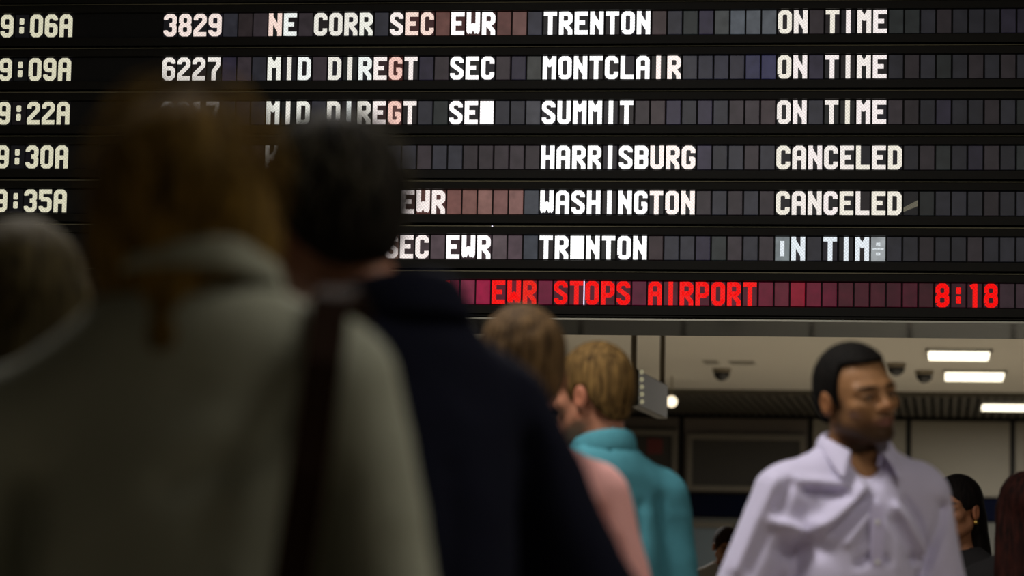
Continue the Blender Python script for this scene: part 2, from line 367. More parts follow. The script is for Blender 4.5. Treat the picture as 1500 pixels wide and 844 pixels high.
# ================================================================ the departure board
random.seed(7)
CP, RP, CH, CW = 0.0625, 0.18077, 0.0935, 0.0553
BX, BZ = -3.1624, 3.463
L_, R_, B_, T_, c_ = 3.5, 16.5, 3.1, 30.9, 3.2
HW = 3.3
def ring(l=L_, r=R_, b=B_, t=T_, c=c_): return [(l, b + c), (l, t - c), (l + c, t), (r - c, t), (r, t - c), (r, b + c), (r - c, b), (l + c, b), (l, b + c)]
G = {
 'O': [ring()], '0': [ring()],
 'A': [[(L_, 0), (L_, T_ - c_), (L_ + c_, T_), (R_ - c_, T_), (R_, T_ - c_), (R_, 0)], [(L_, 16), (R_, 16)]],
 'B': [[(L_, 0.2), (L_, 33.8)], [(L_, T_), (R_ - c_, T_), (R_, T_ - c_), (R_, 20), (R_ - 2, 17.4), (L_, 17.4)], [(R_ - 2, 17.4), (R_, 15), (R_, B_ + c_), (R_ - c_, B_), (L_, B_)]],
 'C': [[(R_, 23), (R_, T_ - c_), (R_ - c_, T_), (L_ + c_, T_), (L_, T_ - c_), (L_, B_ + c_), (L_ + c_, B_), (R_ - c_, B_), (R_, B_ + c_), (R_, 11)]],
 'D': [[(L_, 0.2), (L_, 33.8)], [(L_, T_), (R_ - c_, T_), (R_, T_ - c_), (R_, B_ + c_), (R_ - c_, B_), (L_, B_)]],
 'E': [[(L_, 0.2), (L_, 33.8)], [(L_, T_), (19.6, T_)], [(L_, 17.4), (15.5, 17.4)], [(L_, B_), (19.6, B_)]],
 'G': [[(R_, 23.5), (R_, T_ - c_), (R_ - c_, T_), (L_ + c_, T_), (L_, T_ - c_), (L_, B_ + c_), (L_ + c_, B_), (R_ - c_, B_), (R_, B_ + c_), (R_, 15), (11, 15)]],
 'H': [[(L_, 0), (L_, 34)], [(R_, 0), (R_, 34)], [(L_, 17), (R_, 17)]],
 'I': [[(10, 0), (10, 34)]],
 'K': [[(L_, 0), (L_, 34)], [(R_, 34), (R_, 25), (9, 17), (R_, 9), (R_, 0)]],
 'L': [[(L_, 0.2), (L_, 34)], [(L_, B_), (19.6, B_)]],
 'M': [[(L_, 0), (L_, 34)], [(R_, 0), (R_, 34)], [(L_, 31), (10, 21), (R_, 31)]],
 'N': [[(L_, 0), (L_, 34)], [(R_, 0), (R_, 34)], [(L_, 29), (R_, 7)]],
 'P': [[(L_, 0), (L_, 33.8)], [(L_, T_), (R_ - c_, T_), (R_, T_ - c_), (R_, 17), (R_ - c_, 14), (L_, 14)]],
 'R': [[(L_, 0), (L_, 33.8)], [(L_, T_), (R_ - c_, T_), (R_, T_ - c_), (R_, 20), (R_ - c_, 17), (L_, 17)], [(8.5, 16), (R_, 6), (R_, 0)]],
 'S': [[(R_, 24.5), (R_, T_ - c_), (R_ - c_, T_), (L_ + c_, T_), (L_, T_ - c_), (L_, 22), (R_, 12.5), (R_, B_ + c_), (R_ - c_, B_), (L_ + c_, B_), (L_, B_ + c_), (L_, 9.5)]],
 'T': [[(0.4, T_), (19.6, T_)], [(10, 0), (10, T_)]],
 'U': [[(L_, 34), (L_, B_ + c_), (L_ + c_, B_), (R_ - c_, B_), (R_, B_ + c_), (R_, 34)]],
 'W': [[(L_, 34), (L_, B_ + 3), (L_ + 2, B_)], [(R_, 34), (R_, B_ + 3), (R_ - 2, B_)], [(L_ + 1, 3), (10, 15), (R_ - 1, 3)], [(10, 17), (10, 9)]],
 'Y': [[(L_, 34), (L_, 22), (10, 15), (R_, 22), (R_, 34)], [(10, 15), (10, 0)]],
 '1': [[(4.2, 28.5), (9.5, 31)], [(10.5, 0), (10.5, 33.8)]],
 '2': [[(L_, 24), (L_, T_ - c_), (L_ + c_, T_), (R_ - c_, T_), (R_, T_ - c_), (R_, 22), (L_, 8), (L_, B_)], [(0.4, B_), (19.6, B_)]],
 '3': [[(L_, 25), (L_, T_ - c_), (L_ + c_, T_), (R_ - c_, T_), (R_, T_ - c_), (R_, 20.5), (13.5, 17.4), (9, 17.4)], [(13.5, 17.4), (R_, 14.5), (R_, B_ + c_), (R_ - c_, B_), (L_ + c_, B_), (L_, B_ + c_), (L_, 9)]],
 '5': [[(19.6, T_), (L_, T_)], [(L_, T_ + 3), (L_, 19)], [(L_, 19.5), (R_ - c_, 19.5), (R_, 16.5), (R_, B_ + c_), (R_ - c_, B_), (L_ + c_, B_), (L_, B_ + c_), (L_, 9)]],
 '6': [[(R_, 25), (R_, T_ - c_), (R_ - c_, T_), (L_ + c_, T_), (L_, T_ - c_), (L_, B_ + c_), (L_ + c_, B_), (R_ - c_, B_), (R_, B_ + c_), (R_, 15), (R_ - 2.5, 18), (L_, 18)]],
 '7': [[(0.4, T_), (R_, T_)], [(R_, 33.8), (R_, 23), (10, 13), (10, 0)]],
 '8': [ring(L_ + .4, R_ - .4, 17.3, T_), ring(L_, R_, B_, 17.3)],
 '9': [[(R_, 16), (L_ + 2.5, 16), (L_, 19), (L_, T_ - c_), (L_ + c_, T_), (R_ - c_, T_), (R_, T_ - c_), (R_, B_ + c_), (R_ - c_, B_), (L_ + c_, B_), (L_, B_ + c_), (L_, 9)]],
 '\\': [[(3, 34), (3.4, 25), (15.5, 8), (16, 0)]],
}
def strokes_to(mb, strokes, y, mi, hw=HW):
    s = CW / 20.0
    def put(pts): mb.poly([(min(max(px_, 0.0), 20) * s, y, min(max(pz_, 0), 34) * CH / 34.0 - CH) for px_, pz_ in pts], mi)
    for k, st in enumerate(strokes):
        for i in range(len(st) - 1):
            (ax, az), (bx, bz) = st[i], st[i + 1]; dx, dz = bx - ax, bz - az; l = math.hypot(dx, dz); nx, nz = -dz / l * hw, dx / l * hw
            q = [(ax + nx, az + nz), (ax - nx, az - nz), (bx - nx, bz - nz), (bx + nx, bz + nz)]
            put(q)
        for i in range(1, len(st) - 1):
            put([(st[i][0] + hw * math.cos(t * math.pi / 4 + .39), st[i][1] + hw * math.sin(t * math.pi / 4 + .39)) for t in range(8)][::-1] if False else
                [(st[i][0] + hw * math.cos(-t * math.pi / 4 + .39), st[i][1] + hw * math.sin(-t * math.pi / 4 + .39)) for t in range(8)])
mesh_cache = {}
def cell_mesh(ch):
    if ch in mesh_cache: return mesh_cache[ch]
    mb = MB(); mb.box(0, CW, 0, 0.008, -CH, 0, 0, 0.0012)
    if ch == ':':
        s = CW / 20
        for z0, z1 in ((19, 28.5), (5.5, 16)):
            mb.poly([(x_ * s, -0.0006, z_ * CH / 34 - CH) for x_, z_ in ((6.5, z0 + 1.2), (7.7, z0), (12.3, z0), (13.5, z0 + 1.2), (13.5, z1 - 1.2), (12.3, z1), (7.7, z1), (6.5, z1 - 1.2))], 1)
    elif ch == 'block': mb.poly([(0.0003, -0.0006, -CH + .0004), (CW - .0003, -0.0006, -CH + .0004), (CW - .0003, -0.0006, -.0004), (0.0003, -0.0006, -.0004)], 1)
    elif ch == 'faint_o': strokes_to(mb, [[(10, 6), (10, 28)]], -0.0006, 1, 3.0)
    elif ch == 'faint_e':
        strokes_to(mb, [[(2, 17), (18, 17)]], -0.0006, 1, 1.0); strokes_to(mb, [[(7, 24), (13, 24)], [(7, 10), (13, 10)]], -0.0006, 1, 2.2)
    elif ch == 'streak': mb.poly([(0.0, -0.0006, -CH * .86), (CW, -0.0006, -CH * .62), (CW, -0.0006, -CH * .36), (0.0, -0.0006, -CH * .68)], 1)
    elif ch == 'scan': strokes_to(mb, [[(1, 18), (19, 18)]], -0.0006, 1, 0.7)
    elif ch != ' ': strokes_to(mb, G[ch], -0.0006, 1)
    me = mb.mesh('cell_' + ('blank' if ch == ' ' else 'lit'), [M['cell'], M['glyph']])
    mesh_cache[ch] = me; return me

def srgb(c): return lin(*c)[:3]
ROWS = [  # (start column, text); text beyond is blank cells up to column 57
 dict(t={-11: '9:06A', 0: '3829', 7: 'NE CORR SEC EWR', 25: 'TRENTON', 40: 'ON TIME'}),
 dict(t={-11: '9:09A', 0: '6227', 7: 'MID DIREGT  SEC', 25: 'MONTCLAIR', 40: 'ON TIME'}),
 dict(t={-11: '9:22A', 0: '3817', 7: 'MID DIREGT  SE', 25: 'SUMMIT', 40: 'ON TIME'}),
 dict(t={-11: '9:30A', 7: 'KEYSTONE', 25: 'HARRISBURG', 40: 'CANCELED'}),
 dict(t={-11: '9:35A', 16: 'EWR', 25: 'WASHINGTON', 40: 'CANCELED'}),
 dict(t={7: 'NE CORR SEC EWR', 25: 'TR NTON', 41: 'N TIM'}),
 dict(t={8: 'U', 17: '1', 19: '\\', 22: 'EWR STOPS AIRPORT', 50: '8:18'}),
]
special = {(2, 21): 'block', (5, 27): 'block', (5, 40): 'faint_o', (5, 46): 'faint_e', (4, 48): 'streak'}
redc = {(0, 18): (112, 62, 54), (0, 22): (104, 56, 50), (0, 23): (112, 68, 62), (0, 16): (70, 26, 28), (0, 17): (66, 26, 28), (0, 19): (74, 28, 28), (0, 20): (74, 34, 34), (0, 21): (60, 24, 26),
        (1, 15): (84, 30, 26), (1, 14): (52, 26, 30), (2, 14): (56, 28, 32), (2, 15): (100, 54, 52), (3, 13): (60, 30, 30),
        (4, 16): (66, 30, 30), (4, 17): (100, 50, 44), (4, 18): (90, 44, 42), (4, 19): (132, 74, 66), (4, 20): (134, 80, 70), (4, 21): (146, 92, 82), (4, 22): (134, 80, 74), (4, 23): (146, 92, 84),
        (5, 15): (120, 84, 70), (5, 16): (62, 44, 48), (5, 17): (70, 54, 60), (5, 18): (84, 64, 72), (5, 19): (60, 38, 44), (5, 20): (60, 40, 48), (5, 21): (66, 46, 54), (5, 22): (92, 74, 80), (5, 23): (84, 62, 72),
        (0, 5): (44, 34, 36), (0, 32): (62, 46, 48), (2, 32): (58, 44, 48), (5, 32): (54, 38, 42), (2, 39): (58, 44, 48),
        (0, 36): (62, 66, 66), (0, 37): (78, 86, 96), (0, 38): (78, 84, 92), (0, 39): (78, 84, 92), (1, 38): (42, 42, 76), (1, 39): (44, 44, 86), (1, 36): (38, 38, 56), (1, 37): (40, 38, 52), (1, 35): (38, 38, 54),
        (0, 24): (46, 46, 60), (1, 24): (56, 58, 56), (2, 24): (66, 66, 74), (4, 24): (62, 66, 76), (5, 24): (56, 62, 74), (5, 40): (120, 132, 136), (5, 46): (168, 176, 180)}
red_row = {18: (100, 18, 46), 19: (104, 18, 46), 20: (112, 34, 58), 21: (136, 14, 54), 22: (80, 12, 34), 23: (96, 10, 30), 24: (98, 10, 28), 25: (96, 16, 46), 31: (76, 16, 40), 41: (120, 8, 34), 40: (82, 20, 36), 42: (88, 14, 36)}
board = empty('departure_board', (BX, BY, BZ - 6 * RP - CH - 0.06))
tag(board, 'long black hanging train departure board with white and red lit rows of letters', 'departure board')
BO = Vector(board.location)
XL, XR = BX - 3.0, BX + 84 * CP
for r, row in enumerate(ROWS):
    z = BZ - r * RP
    # extruded housing: upper lip with its highlight painted as a lighter strip, recess behind the cells, lower bar
    prof = [(0.03, 0.0418), (-0.012, 0.0418), (-0.0175, 0.0380), (-0.0185, 0.0345), (-0.0135, 0.0325), (-0.0105, 0.0055), (0.0095, 0.0012), (0.0095, -CH - 0.001),
            (-0.0135, -CH - 0.006), (-0.0115, -CH - 0.0385), (0.006, -CH - 0.0405), (0.03, -CH - 0.0405)]
    mb = MB(); n = len(prof)
    for xx in (XL, XR): mb.v += [(xx - BX, py_, pz_) for py_, pz_ in prof]
    for i in range(n):
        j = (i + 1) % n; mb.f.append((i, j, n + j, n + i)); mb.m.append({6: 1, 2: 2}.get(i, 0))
    mb.f.append(tuple(range(n))[::-1]); mb.m.append(0); mb.f.append(tuple(range(n, 2 * n))); mb.m.append(0)
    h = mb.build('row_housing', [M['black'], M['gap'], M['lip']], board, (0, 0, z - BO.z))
    txt = {}
    for s0, t in row['t'].items():
        for i, ch in enumerate(t): txt[s0 + i] = ch
    cells = list(range(-11, -6)) + list(range(0, 59))
    for c in cells:
        ch = txt.get(c, ' ')
        if (r, c) in special: ch = special[(r, c)]
        if ch == ' ' and r == 5 and c < 0: continue
        if ch == ' ' and c < 0: continue
        if ch == ' ' and r == 5 and c in (0, 1): continue             # nothing of these shows: behind the heads
        me = cell_mesh(ch)
        o = bpy.data.objects.new('blank_cell' if ch == ' ' else 'character_cell', me); col.objects.link(o); o.parent = h
        o.location = (c * CP + (CP - CW) * 0.0, 0, 0)
        k = 1.0 if c < 40 else (0.93 if c < 48 else 0.8)
        if c < 0: k = 0.62
        v = random.uniform(0.88, 1.12) * k; t = random.random()
        if r == 6:
            if c in red_row: cc = red_row[c]
            elif c >= 54: cc = (44, 30, 36)
            elif c >= 50: cc = (44, 14, 24)
            else:
                q = random.uniform(0.8, 1.15); f = 1 - max(0, c - 42) / 16; cc = (70 * q * f + 8, 10 + 6 * random.random(), 26 * q * f + 7)
            gc = (255, 0, 0) if not (c == 24) else (240, 30, 16)
            if c == 8: gc = (235, 50, 40)
        else:
            if (r, c) in redc: cc = redc[(r, c)]
            else:
                base = ((42, 42, 52) if t < 0.42 else ((52, 42, 48) if t < 0.70 else ((40, 46, 46) if t < 0.86 else (44, 38, 60))))
                cc = tuple(q * v for q in base)
                if ch != ' ': cc = tuple(q * 0.58 for q in cc)
            if c < 0: gc = (222, 218, 190)
            elif c < 4: gc = (238, 232, 224) if r else (240, 222, 214)
            elif c < 14: gc = random.choice([(238, 242, 238), (232, 228, 218), (236, 236, 226)])
            elif c < 22: gc = (255, 250, 250) if c > 18 else (248, 236, 232)
            elif c < 32: gc = (255, 255, 255)
            elif c < 40: gc = (246, 232, 226)
            else: gc = random.choice([(240, 232, 226), (236, 230, 216), (244, 234, 232)])
            if (r, c) in ((0, 7), (0, 16), (0, 17)): gc = (246, 218, 206)
            if (r, c) in ((1, 15), (2, 15)): gc = (240, 196, 184)
            if r == 5 and c >= 40: gc = (226, 234, 240)
            if ch == 'streak': gc = (96, 92, 78)
            if ch == 'faint_e': gc = (212, 220, 224)
        dy_ = [0.0, 0.0]
        g_ = sum(cc) / 3
        if r < 6: cc = tuple((q * 0.7 + g_ * 0.3) * (0.9 if c < 47 else 0.78) for q in cc)
        o['cell_color'] = list(srgb(cc)); bst = 1.0 if c < 0 else (1.12 if c < 19 or c >= 40 else 1.3)
        o['glyph_color'] = [min(1.5, q * bst) for q in srgb(gc)] if r != 6 else list(srgb(gc))
leak = MB(); leak.box(27 * CP + CW + 0.0008, 27 * CP + CP - 0.0032, -0.0008, 0.006, -CH, 0)
hs = [o for o in board.children if o.name.startswith('row_housing')]
tag(leak.build('backlight_slit', M['leak'], hs[6]), 'thin white line of backlight between two red letters')
ZB = BZ - 6 * RP - CH            # bottom of the red row
mb = MB(); mb.box(XL, XR, BY + 0.031, BY + 0.75, ZB - 0.05, 4.2); bb = mb.build('cabinet', M['gap'], board, -BO)
mb = MB(); mb.box(XL, XR, BY - 0.012, BY + 0.0305, BZ + 0.0425, 4.2, 0, 0.003); mb.build('top_fascia', M['black'], board, -BO)
mb = MB(); mb.box(XL, XR, BY - 0.016, BY + 0.0305, ZB - 0.0515, ZB - 0.042, 0, 0.003); mb.build('bottom_rail', M['black'], board, -BO)
mb = MB(); mb.box(XL, XR, BY - 0.022, BY + 0.76, ZB - 0.060, ZB - 0.0518); mb.build('soffit_plate', M['steel'], board, -BO)
mb = MB(); mb.box(XL, XR, BY - 0.028, BY - 0.0225, ZB - 0.063, ZB - 0.056); mb.build('edge_trim', M['trim'], board, -BO)
mb = MB(); mb.lathe([(0.0015, -0.002), (0.0035, 0), (0.0015, 0.002)], 8)  # the rivet's brightness is emission put into its material
o = mb.build('rivet', M['leak'], board, Vector((BX + 22.0 * CP, BY - 0.021, BZ - 5 * RP + 0.0355)) - BO); tag(o, 'tiny rivet on a rail, its brightness painted as a glow')

# ================================================================ field modelling for the figures
def axis(lo, hi, base, fine):
    pts = [lo]
    while pts[-1] < hi:
        s = base
        for a, b2, st in fine:
            if a - st * 0.5 <= pts[-1] <= b2: s = min(s, st)
        pts.append(pts[-1] + s)
    return np.array(pts, dtype=np.float32)
class Field:
    def __init__(s, xs, ys, zs):
        s.a = (xs, ys, zs); s.F = np.full((len(xs), len(ys), len(zs)), 1.0, np.float32)
    def blk(s, lo, hi):
        sl = []
        for ax, l, h in zip(s.a, lo, hi):
            i = max(0, np.searchsorted(ax, l) - 1); j = min(len(ax), np.searchsorted(ax, h) + 1); sl.append(slice(i, max(j, i)))
        X = s.a[0][sl[0]][:, None, None]; Y = s.a[1][sl[1]][None, :, None]; Z = s.a[2][sl[2]][None, None, :]
        return tuple(sl), X, Y, Z
    def comb(s, sl, d, k, op):
        A = s.F[sl]
        if A.size == 0: return
        if op == 'sub': A, d = A, -d
        if op == 'add':
            h = np.maximum(k - np.abs(A - d), 0) / k if k else 0; s.F[sl] = np.minimum(A, d) - (h * h * k * 0.25 if k else 0)
        else:
            h = np.maximum(k - np.abs(A - d), 0) / k if k else 0; s.F[sl] = np.maximum(A, d) + (h * h * k * 0.25 if k else 0)
    def cone(s, a, b, ra, rb, k=0.02, op='add'):
        a = np.array(a, float); b = np.array(b, float); m = max(ra, rb) + (0.05 if op == 'add' else 0.02)
        sl, X, Y, Z = s.blk(np.minimum(a, b) - m, np.maximum(a, b) + m)
        d = b - a; L2 = (d * d).sum() or 1e-9
        t = np.clip(((X - a[0]) * d[0] + (Y - a[1]) * d[1] + (Z - a[2]) * d[2]) / L2, 0, 1)
        q = np.sqrt((X - a[0] - t * d[0]) ** 2 + (Y - a[1] - t * d[1]) ** 2 + (Z - a[2] - t * d[2]) ** 2) - (ra + (rb - ra) * t)
        s.comb(sl, q.astype(np.float32), k, op)
    def ell(s, c, r, R=None, k=0.02, op='add'):
        c = np.array(c, float); m = max(r) + (0.05 if op == 'add' else 0.02)
        sl, X, Y, Z = s.blk(c - m, c + m); X = X - c[0]; Y = Y - c[1]; Z = Z - c[2]
        if R is not None:
            R = np.array(R); X, Y, Z = (R[0, 0] * X + R[1, 0] * Y + R[2, 0] * Z, R[0, 1] * X + R[1, 1] * Y + R[2, 1] * Z, R[0, 2] * X + R[1, 2] * Y + R[2, 2] * Z)
        k0 = np.sqrt((X / r[0]) ** 2 + (Y / r[1]) ** 2 + (Z / r[2]) ** 2); k1 = np.sqrt((X / r[0] ** 2) ** 2 + (Y / r[1] ** 2) ** 2 + (Z / r[2] ** 2) ** 2)
        s.comb(sl, (k0 * (k0 - 1) / np.maximum(k1, 1e-6)).astype(np.float32), k, op)
    def mesh(s, name, mat, tone=None):
        xs, ys, zs = s.a; F = s.F; I = F < 0
        I[0] = I[-1] = False; I[:, 0] = I[:, -1] = False; I[:, :, 0] = I[:, :, -1] = False
        F = np.where(I, np.minimum(F, -1e-6), np.maximum(F, 1e-6))
        c = np.zeros(tuple(n - 1 for n in F.shape), np.int8)
        offs = [(i, j, k) for i in (0, 1) for j in (0, 1) for k in (0, 1)]
        def sh(A, o): return A[o[0]:A.shape[0] - 1 + o[0], o[1]:A.shape[1] - 1 + o[1], o[2]:A.shape[2] - 1 + o[2]]
        for o in offs: c += sh(I, o)
        act = (c > 0) & (c < 8); idx = np.argwhere(act); ids = np.full(c.shape, -1, np.int32); ids[act] = np.arange(len(idx))
        acc = np.zeros((len(idx), 3)); cnt = np.zeros(len(idx))
        for ax in range(3):
            for o in offs:
                if o[ax]: continue
                p = list(o); p[ax] = 1
                fa = F[idx[:, 0] + o[0], idx[:, 1] + o[1], idx[:, 2] + o[2]]; fb = F[idx[:, 0] + p[0], idx[:, 1] + p[1], idx[:, 2] + p[2]]
                mk = (fa < 0) != (fb < 0); t = np.where(mk, fa / np.where(mk, fa - fb, 1), 0)
                pos = np.tile(np.array(o, float), (len(idx), 1)); pos[:, ax] = t
                acc += pos * mk[:, None]; cnt += mk
        P = idx + acc / cnt[:, None]
        V = np.stack([np.interp(P[:, q], np.arange(len(s.a[q])), s.a[q]) for q in range(3)], 1)
        Q = []
        for ax in range(3):
            u, v = (ax + 1) % 3, (ax + 2) % 3
            A = np.take(I, range(0, I.shape[ax] - 1), ax); B = np.take(I, range(1, I.shape[ax]), ax)
            for flip, mk in ((0, A & ~B), (1, ~A & B)):
                e = np.argwhere(mk); e = e[(e[:, u] > 0) & (e[:, v] > 0)]
                def cid(du, dv):
                    q = e.copy(); q[:, u] -= du; q[:, v] -= dv; return ids[q[:, 0], q[:, 1], q[:, 2]]
                if len(e):
                    q = np.stack([cid(1, 1), cid(0, 1), cid(0, 0), cid(1, 0)], 1)
                    Q.append(q[:, ::-1] if flip else q)
        Q = np.concatenate(Q); Q = Q[(Q >= 0).all(1)]
        me = bpy.data.meshes.new(name); me.vertices.add(len(V)); me.vertices.foreach_set('co', V.astype(np.float32).ravel())
        me.loops.add(Q.size); me.loops.foreach_set('vertex_index', Q.astype(np.int32).ravel())
        me.polygons.add(len(Q)); me.polygons.foreach_set('loop_start', np.arange(0, Q.size, 4, dtype=np.int32))
        me.polygons.foreach_set('loop_total', np.full(len(Q), 4, np.int32)); me.polygons.foreach_set('use_smooth', np.ones(len(Q), bool))
        me.update(calc_edges=True); me.validate(); me.materials.append(mat)
        if tone is not None:
            ca = me.color_attributes.new('tone', 'FLOAT_COLOR', 'POINT'); cc = np.ones((len(V), 4), np.float32); cc[:, :3] = tone(V)
            ca.data.foreach_set('color', cc.ravel())
        return me
def rot(yaw=0, pitch=0, roll=0):
    """head turn: yaw + turns towards +x, pitch + nods down, roll + tips the crown towards -x"""
    m = Matrix.Rotation(math.radians(yaw), 3, 'Z') @ Matrix.Rotation(math.radians(pitch), 3, 'X') @ Matrix.Rotation(math.radians(-roll), 3, 'Y')
    return np.array(m)
def wrink(X, Y, Z, seed, amp, freq=28, aniso=(1, 1, 0.45)):
    rs = np.random.RandomState(seed); out = 0
    for i in range(5):
        k = rs.normal(size=3) * np.array(aniso); k = k / np.linalg.norm(k) * freq * rs.uniform(0.5, 1.4); k2 = rs.normal(size=3) * 9
        q = np.sin(X * k[0] + Y * k[1] + Z * k[2] + rs.uniform(0, 6.28) + 1.6 * np.sin(X * k2[0] + Y * k2[1] + Z * k2[2] + i))
        out = out + (1 - np.abs(q)) ** 2
    return amp * (out / 5 - 0.35)

class Figure:
    """one person, built facing -Y in his own frame, for a stature of 1.75 m scaled by s"""
    def __init__(f, name, loc, turn, H, label, headrot=(0, 0, 0), elbows=None, wrists=None, female=False, shoulder=0.185, skin=(0.3, 0.15, 0.09), headshift=(0, 0, 0), hs=(1, 1, 1), shz=0.0):
        f.s = H / 1.75; f.hs = np.array(hs, float); f.shz = shz if hasattr(shz, '__len__') else (shz, shz); f.root = empty(name, loc, math.radians(YAW + turn)); tag(f.root, label, 'person')
        f.R = rot(*headrot); f.fem = female; f.sh = shoulder if hasattr(shoulder, '__len__') else (shoulder, shoulder); f.skin = np.array(skin)
        f.piv = np.array([0, 0.012, 1.50]) + np.array(headshift); f.hc = f.piv + f.R @ np.array([0, -0.025, 0.137])
        f.el = elbows or [(-0.235, 0.02, 1.12), (0.235, 0.02, 1.12)]; f.wr = wrists or [(-0.25, -0.06, 0.88), (0.25, -0.06, 0.88)]
    def hp(f, p): return f.hc + f.R @ (np.array(p, float) * f.hs)
    def hr(f, r): return tuple(np.array(r) * f.hs)
    def scale_in(f, me): me.transform(Matrix.Scale(f.s, 4)); return me
    def body(f, mat, hres=0.005, tone=None):
        hx = f.hc
        wx_ = max(abs(f.wr[0][0]), abs(f.wr[1][0]))
        fx = [(hx[0] - 0.11, hx[0] + 0.11, hres)] + [(w[0] - 0.06, w[0] + 0.06, 0.0075) for w in f.wr]
        fy = [(hx[1] - 0.14, hx[1] + 0.13, hres)]
        wz = min(f.wr[0][2], f.wr[1][2]); wz2 = max(f.wr[0][2], f.wr[1][2])
        A = Field(axis(-0.5, 0.5, 0.016, fx), axis(-0.36, 0.24, 0.012, fy), axis(-0.02, 1.80, 0.016, [(hx[2] - 0.15, hx[2] + 0.14, hres), (wz - 0.2, wz2, 0.009)]))
        g = 0.93 if f.fem else 1.0
        # trunk
        A.ell((0, 0.005, 1.29), (0.140 * g, 0.084 * g, 0.18)); A.ell((0, 0, 1.09), (0.122 * g, 0.078, 0.16), k=0.05); A.ell((0, 0.01, 0.93), (0.152, 0.098, 0.12), k=0.05)
        for sx in (-1, 1):
            i = 0 if sx < 0 else 1
            A.cone((0, 0.02, 1.465), (sx * (f.sh[i] - 0.04), 0.012, 1.395 + f.shz[i]), 0.044 * g, 0.038, 0.03)
            e, w = f.el[i], f.wr[i]
            A.cone((sx * f.sh[i], 0.01, 1.385 + f.shz[i]), e, 0.044 * g, 0.034 * g, 0.02); A.cone(e, w, 0.037 * g, 0.025, 0.015)
            d = np.array(w) - np.array(e); d = d / np.linalg.norm(d); up = np.array([0, -1, 0.15]); up = up - d * (up @ d); up = up / np.linalg.norm(up)
            pc = np.array(w) + d * 0.05; A.cone(np.array(w) + d * 0.01, pc + d * 0.02, 0.021, 0.024, 0.015); A.cone(pc - up * 0.018, pc + up * 0.02 + d * 0.02, 0.017, 0.016, 0.012)
            inw = np.cross(d, up) * (1 if sx > 0 else -1); inw = inw if inw[0] * sx < 0 else -inw
            for q, (o_, l_) in enumerate(((-0.030, 0.058), (-0.010, 0.070), (0.010, 0.074), (0.030, 0.066))):
                b0 = pc + up * o_ + d * 0.028; b1 = b0 + d * l_ * 0.5 + inw * 0.004; b2 = b1 + d * l_ * 0.42 + inw * 0.018
                A.cone(b0, b1, 0.0095, 0.009, 0.003); A.cone(b1, b2, 0.009, 0.008, 0.003)
            t0 = np.array(w) + d * 0.025 + up * 0.02; t1 = t0 + up * 0.032 + d * 0.028; A.cone(t0, t1, 0.012, 0.0105, 0.006); A.cone(t1, t1 + d * 0.03 + up * 0.006, 0.0105, 0.009, 0.004)
            A.cone((sx * 0.088, 0.01, 0.90), (sx * 0.10, 0, 0.49), 0.082, 0.052, 0.03); A.cone((sx * 0.10, 0, 0.49), (sx * 0.10, 0.025, 0.09), 0.052, 0.036, 0.02)
            A.ell((sx * 0.10, 0.035, 0.34), (0.048, 0.05, 0.11), k=0.03); A.cone((sx * 0.10, 0.03, 0.045), (sx * 0.112, -0.12, 0.03), 0.034, 0.026, 0.02)
        # neck and head
        A.cone((0, 0.025, 1.44), f.hp((0, 0.02, -0.04)), 0.056 * g, 0.054 * g, 0.03)
        h = lambda p, r, k=0.012, op='add': A.ell(f.hp(p), f.hr(r), f.R, k, op)
        c = lambda p, q, r1, r2, k=0.012, op='add': A.cone(f.hp(p), f.hp(q), r1, r2, k, op)
        h((0, 0.012, 0.032), (0.074, 0.093, 0.083), 0.02); h((0, -0.034, -0.02), (0.060, 0.056, 0.082), 0.03)
        for sx in (-1, 1):
            c((sx * 0.052, 0.0, -0.055), (sx * 0.018, -0.068, -0.096), 0.020, 0.019, 0.03)
            h((sx * 0.042, -0.062, -0.022), (0.022, 0.020, 0.018), 0.022)
            c((sx * 0.014, -0.0845, 0.020), (sx * 0.048, -0.067, 0.019), 0.0095, 0.009, 0.018)
            h((sx * 0.032, -0.099, 0.003), (0.021, 0.022, 0.016), 0.014, 'sub')
            h((sx * 0.032, -0.0715, 0.0), (0.0165, 0.015, 0.0135), 0.006)
            c((sx * 0.018, -0.0855, 0.0045), (sx * 0.045, -0.079, 0.004), 0.0035, 0.003, 0.006)
            h((sx * 0.012, -0.096, -0.030), (0.0085, 0.010, 0.0075), 0.008)
            h((sx * 0.080, 0.012, -0.008), (0.010, 0.020, 0.032), 0.006); h((sx * 0.090, 0.008, -0.006), (0.006, 0.011, 0.018), 0.005, 'sub')
            h((sx * 0.006, -0.102, -0.040), (0.0035, 0.004, 0.003), 0.003, 'sub')
        c((0, -0.086, 0.012), (0, -0.108, -0.022), 0.0075, 0.0095, 0.014); h((0, -0.108, -0.027), (0.0115, 0.010, 0.009), 0.008)
        h((0, -0.080, -0.060), (0.028, 0.018, 0.022), 0.02)
        c((-0.019, -0.090, -0.060), (0, -0.0985, -0.0555), 0.004, 0.0065, 0.006); c((0.019, -0.090, -0.060), (0, -0.0985, -0.0555), 0.004, 0.0065, 0.006)
        c((-0.017, -0.090, -0.067), (0, -0.0975, -0.0705), 0.004, 0.0075, 0.006); c((0.017, -0.090, -0.067), (0, -0.0975, -0.0705), 0.004, 0.0075, 0.006)
        c((-0.020, -0.097, -0.0635), (0.020, -0.097, -0.0635), 0.0018, 0.0018, 0.004, 'sub'); h((0, -0.082, -0.096), (0.020, 0.017, 0.016), 0.016)
        tn = tone or (lambda L: np.tile(f.skin, (len(L), 1)))
        me = A.mesh('body', mat, lambda V: tn(((V - f.hc) @ f.R) / f.hs)); f.scale_in(me)
        return link('body', me, f.root)
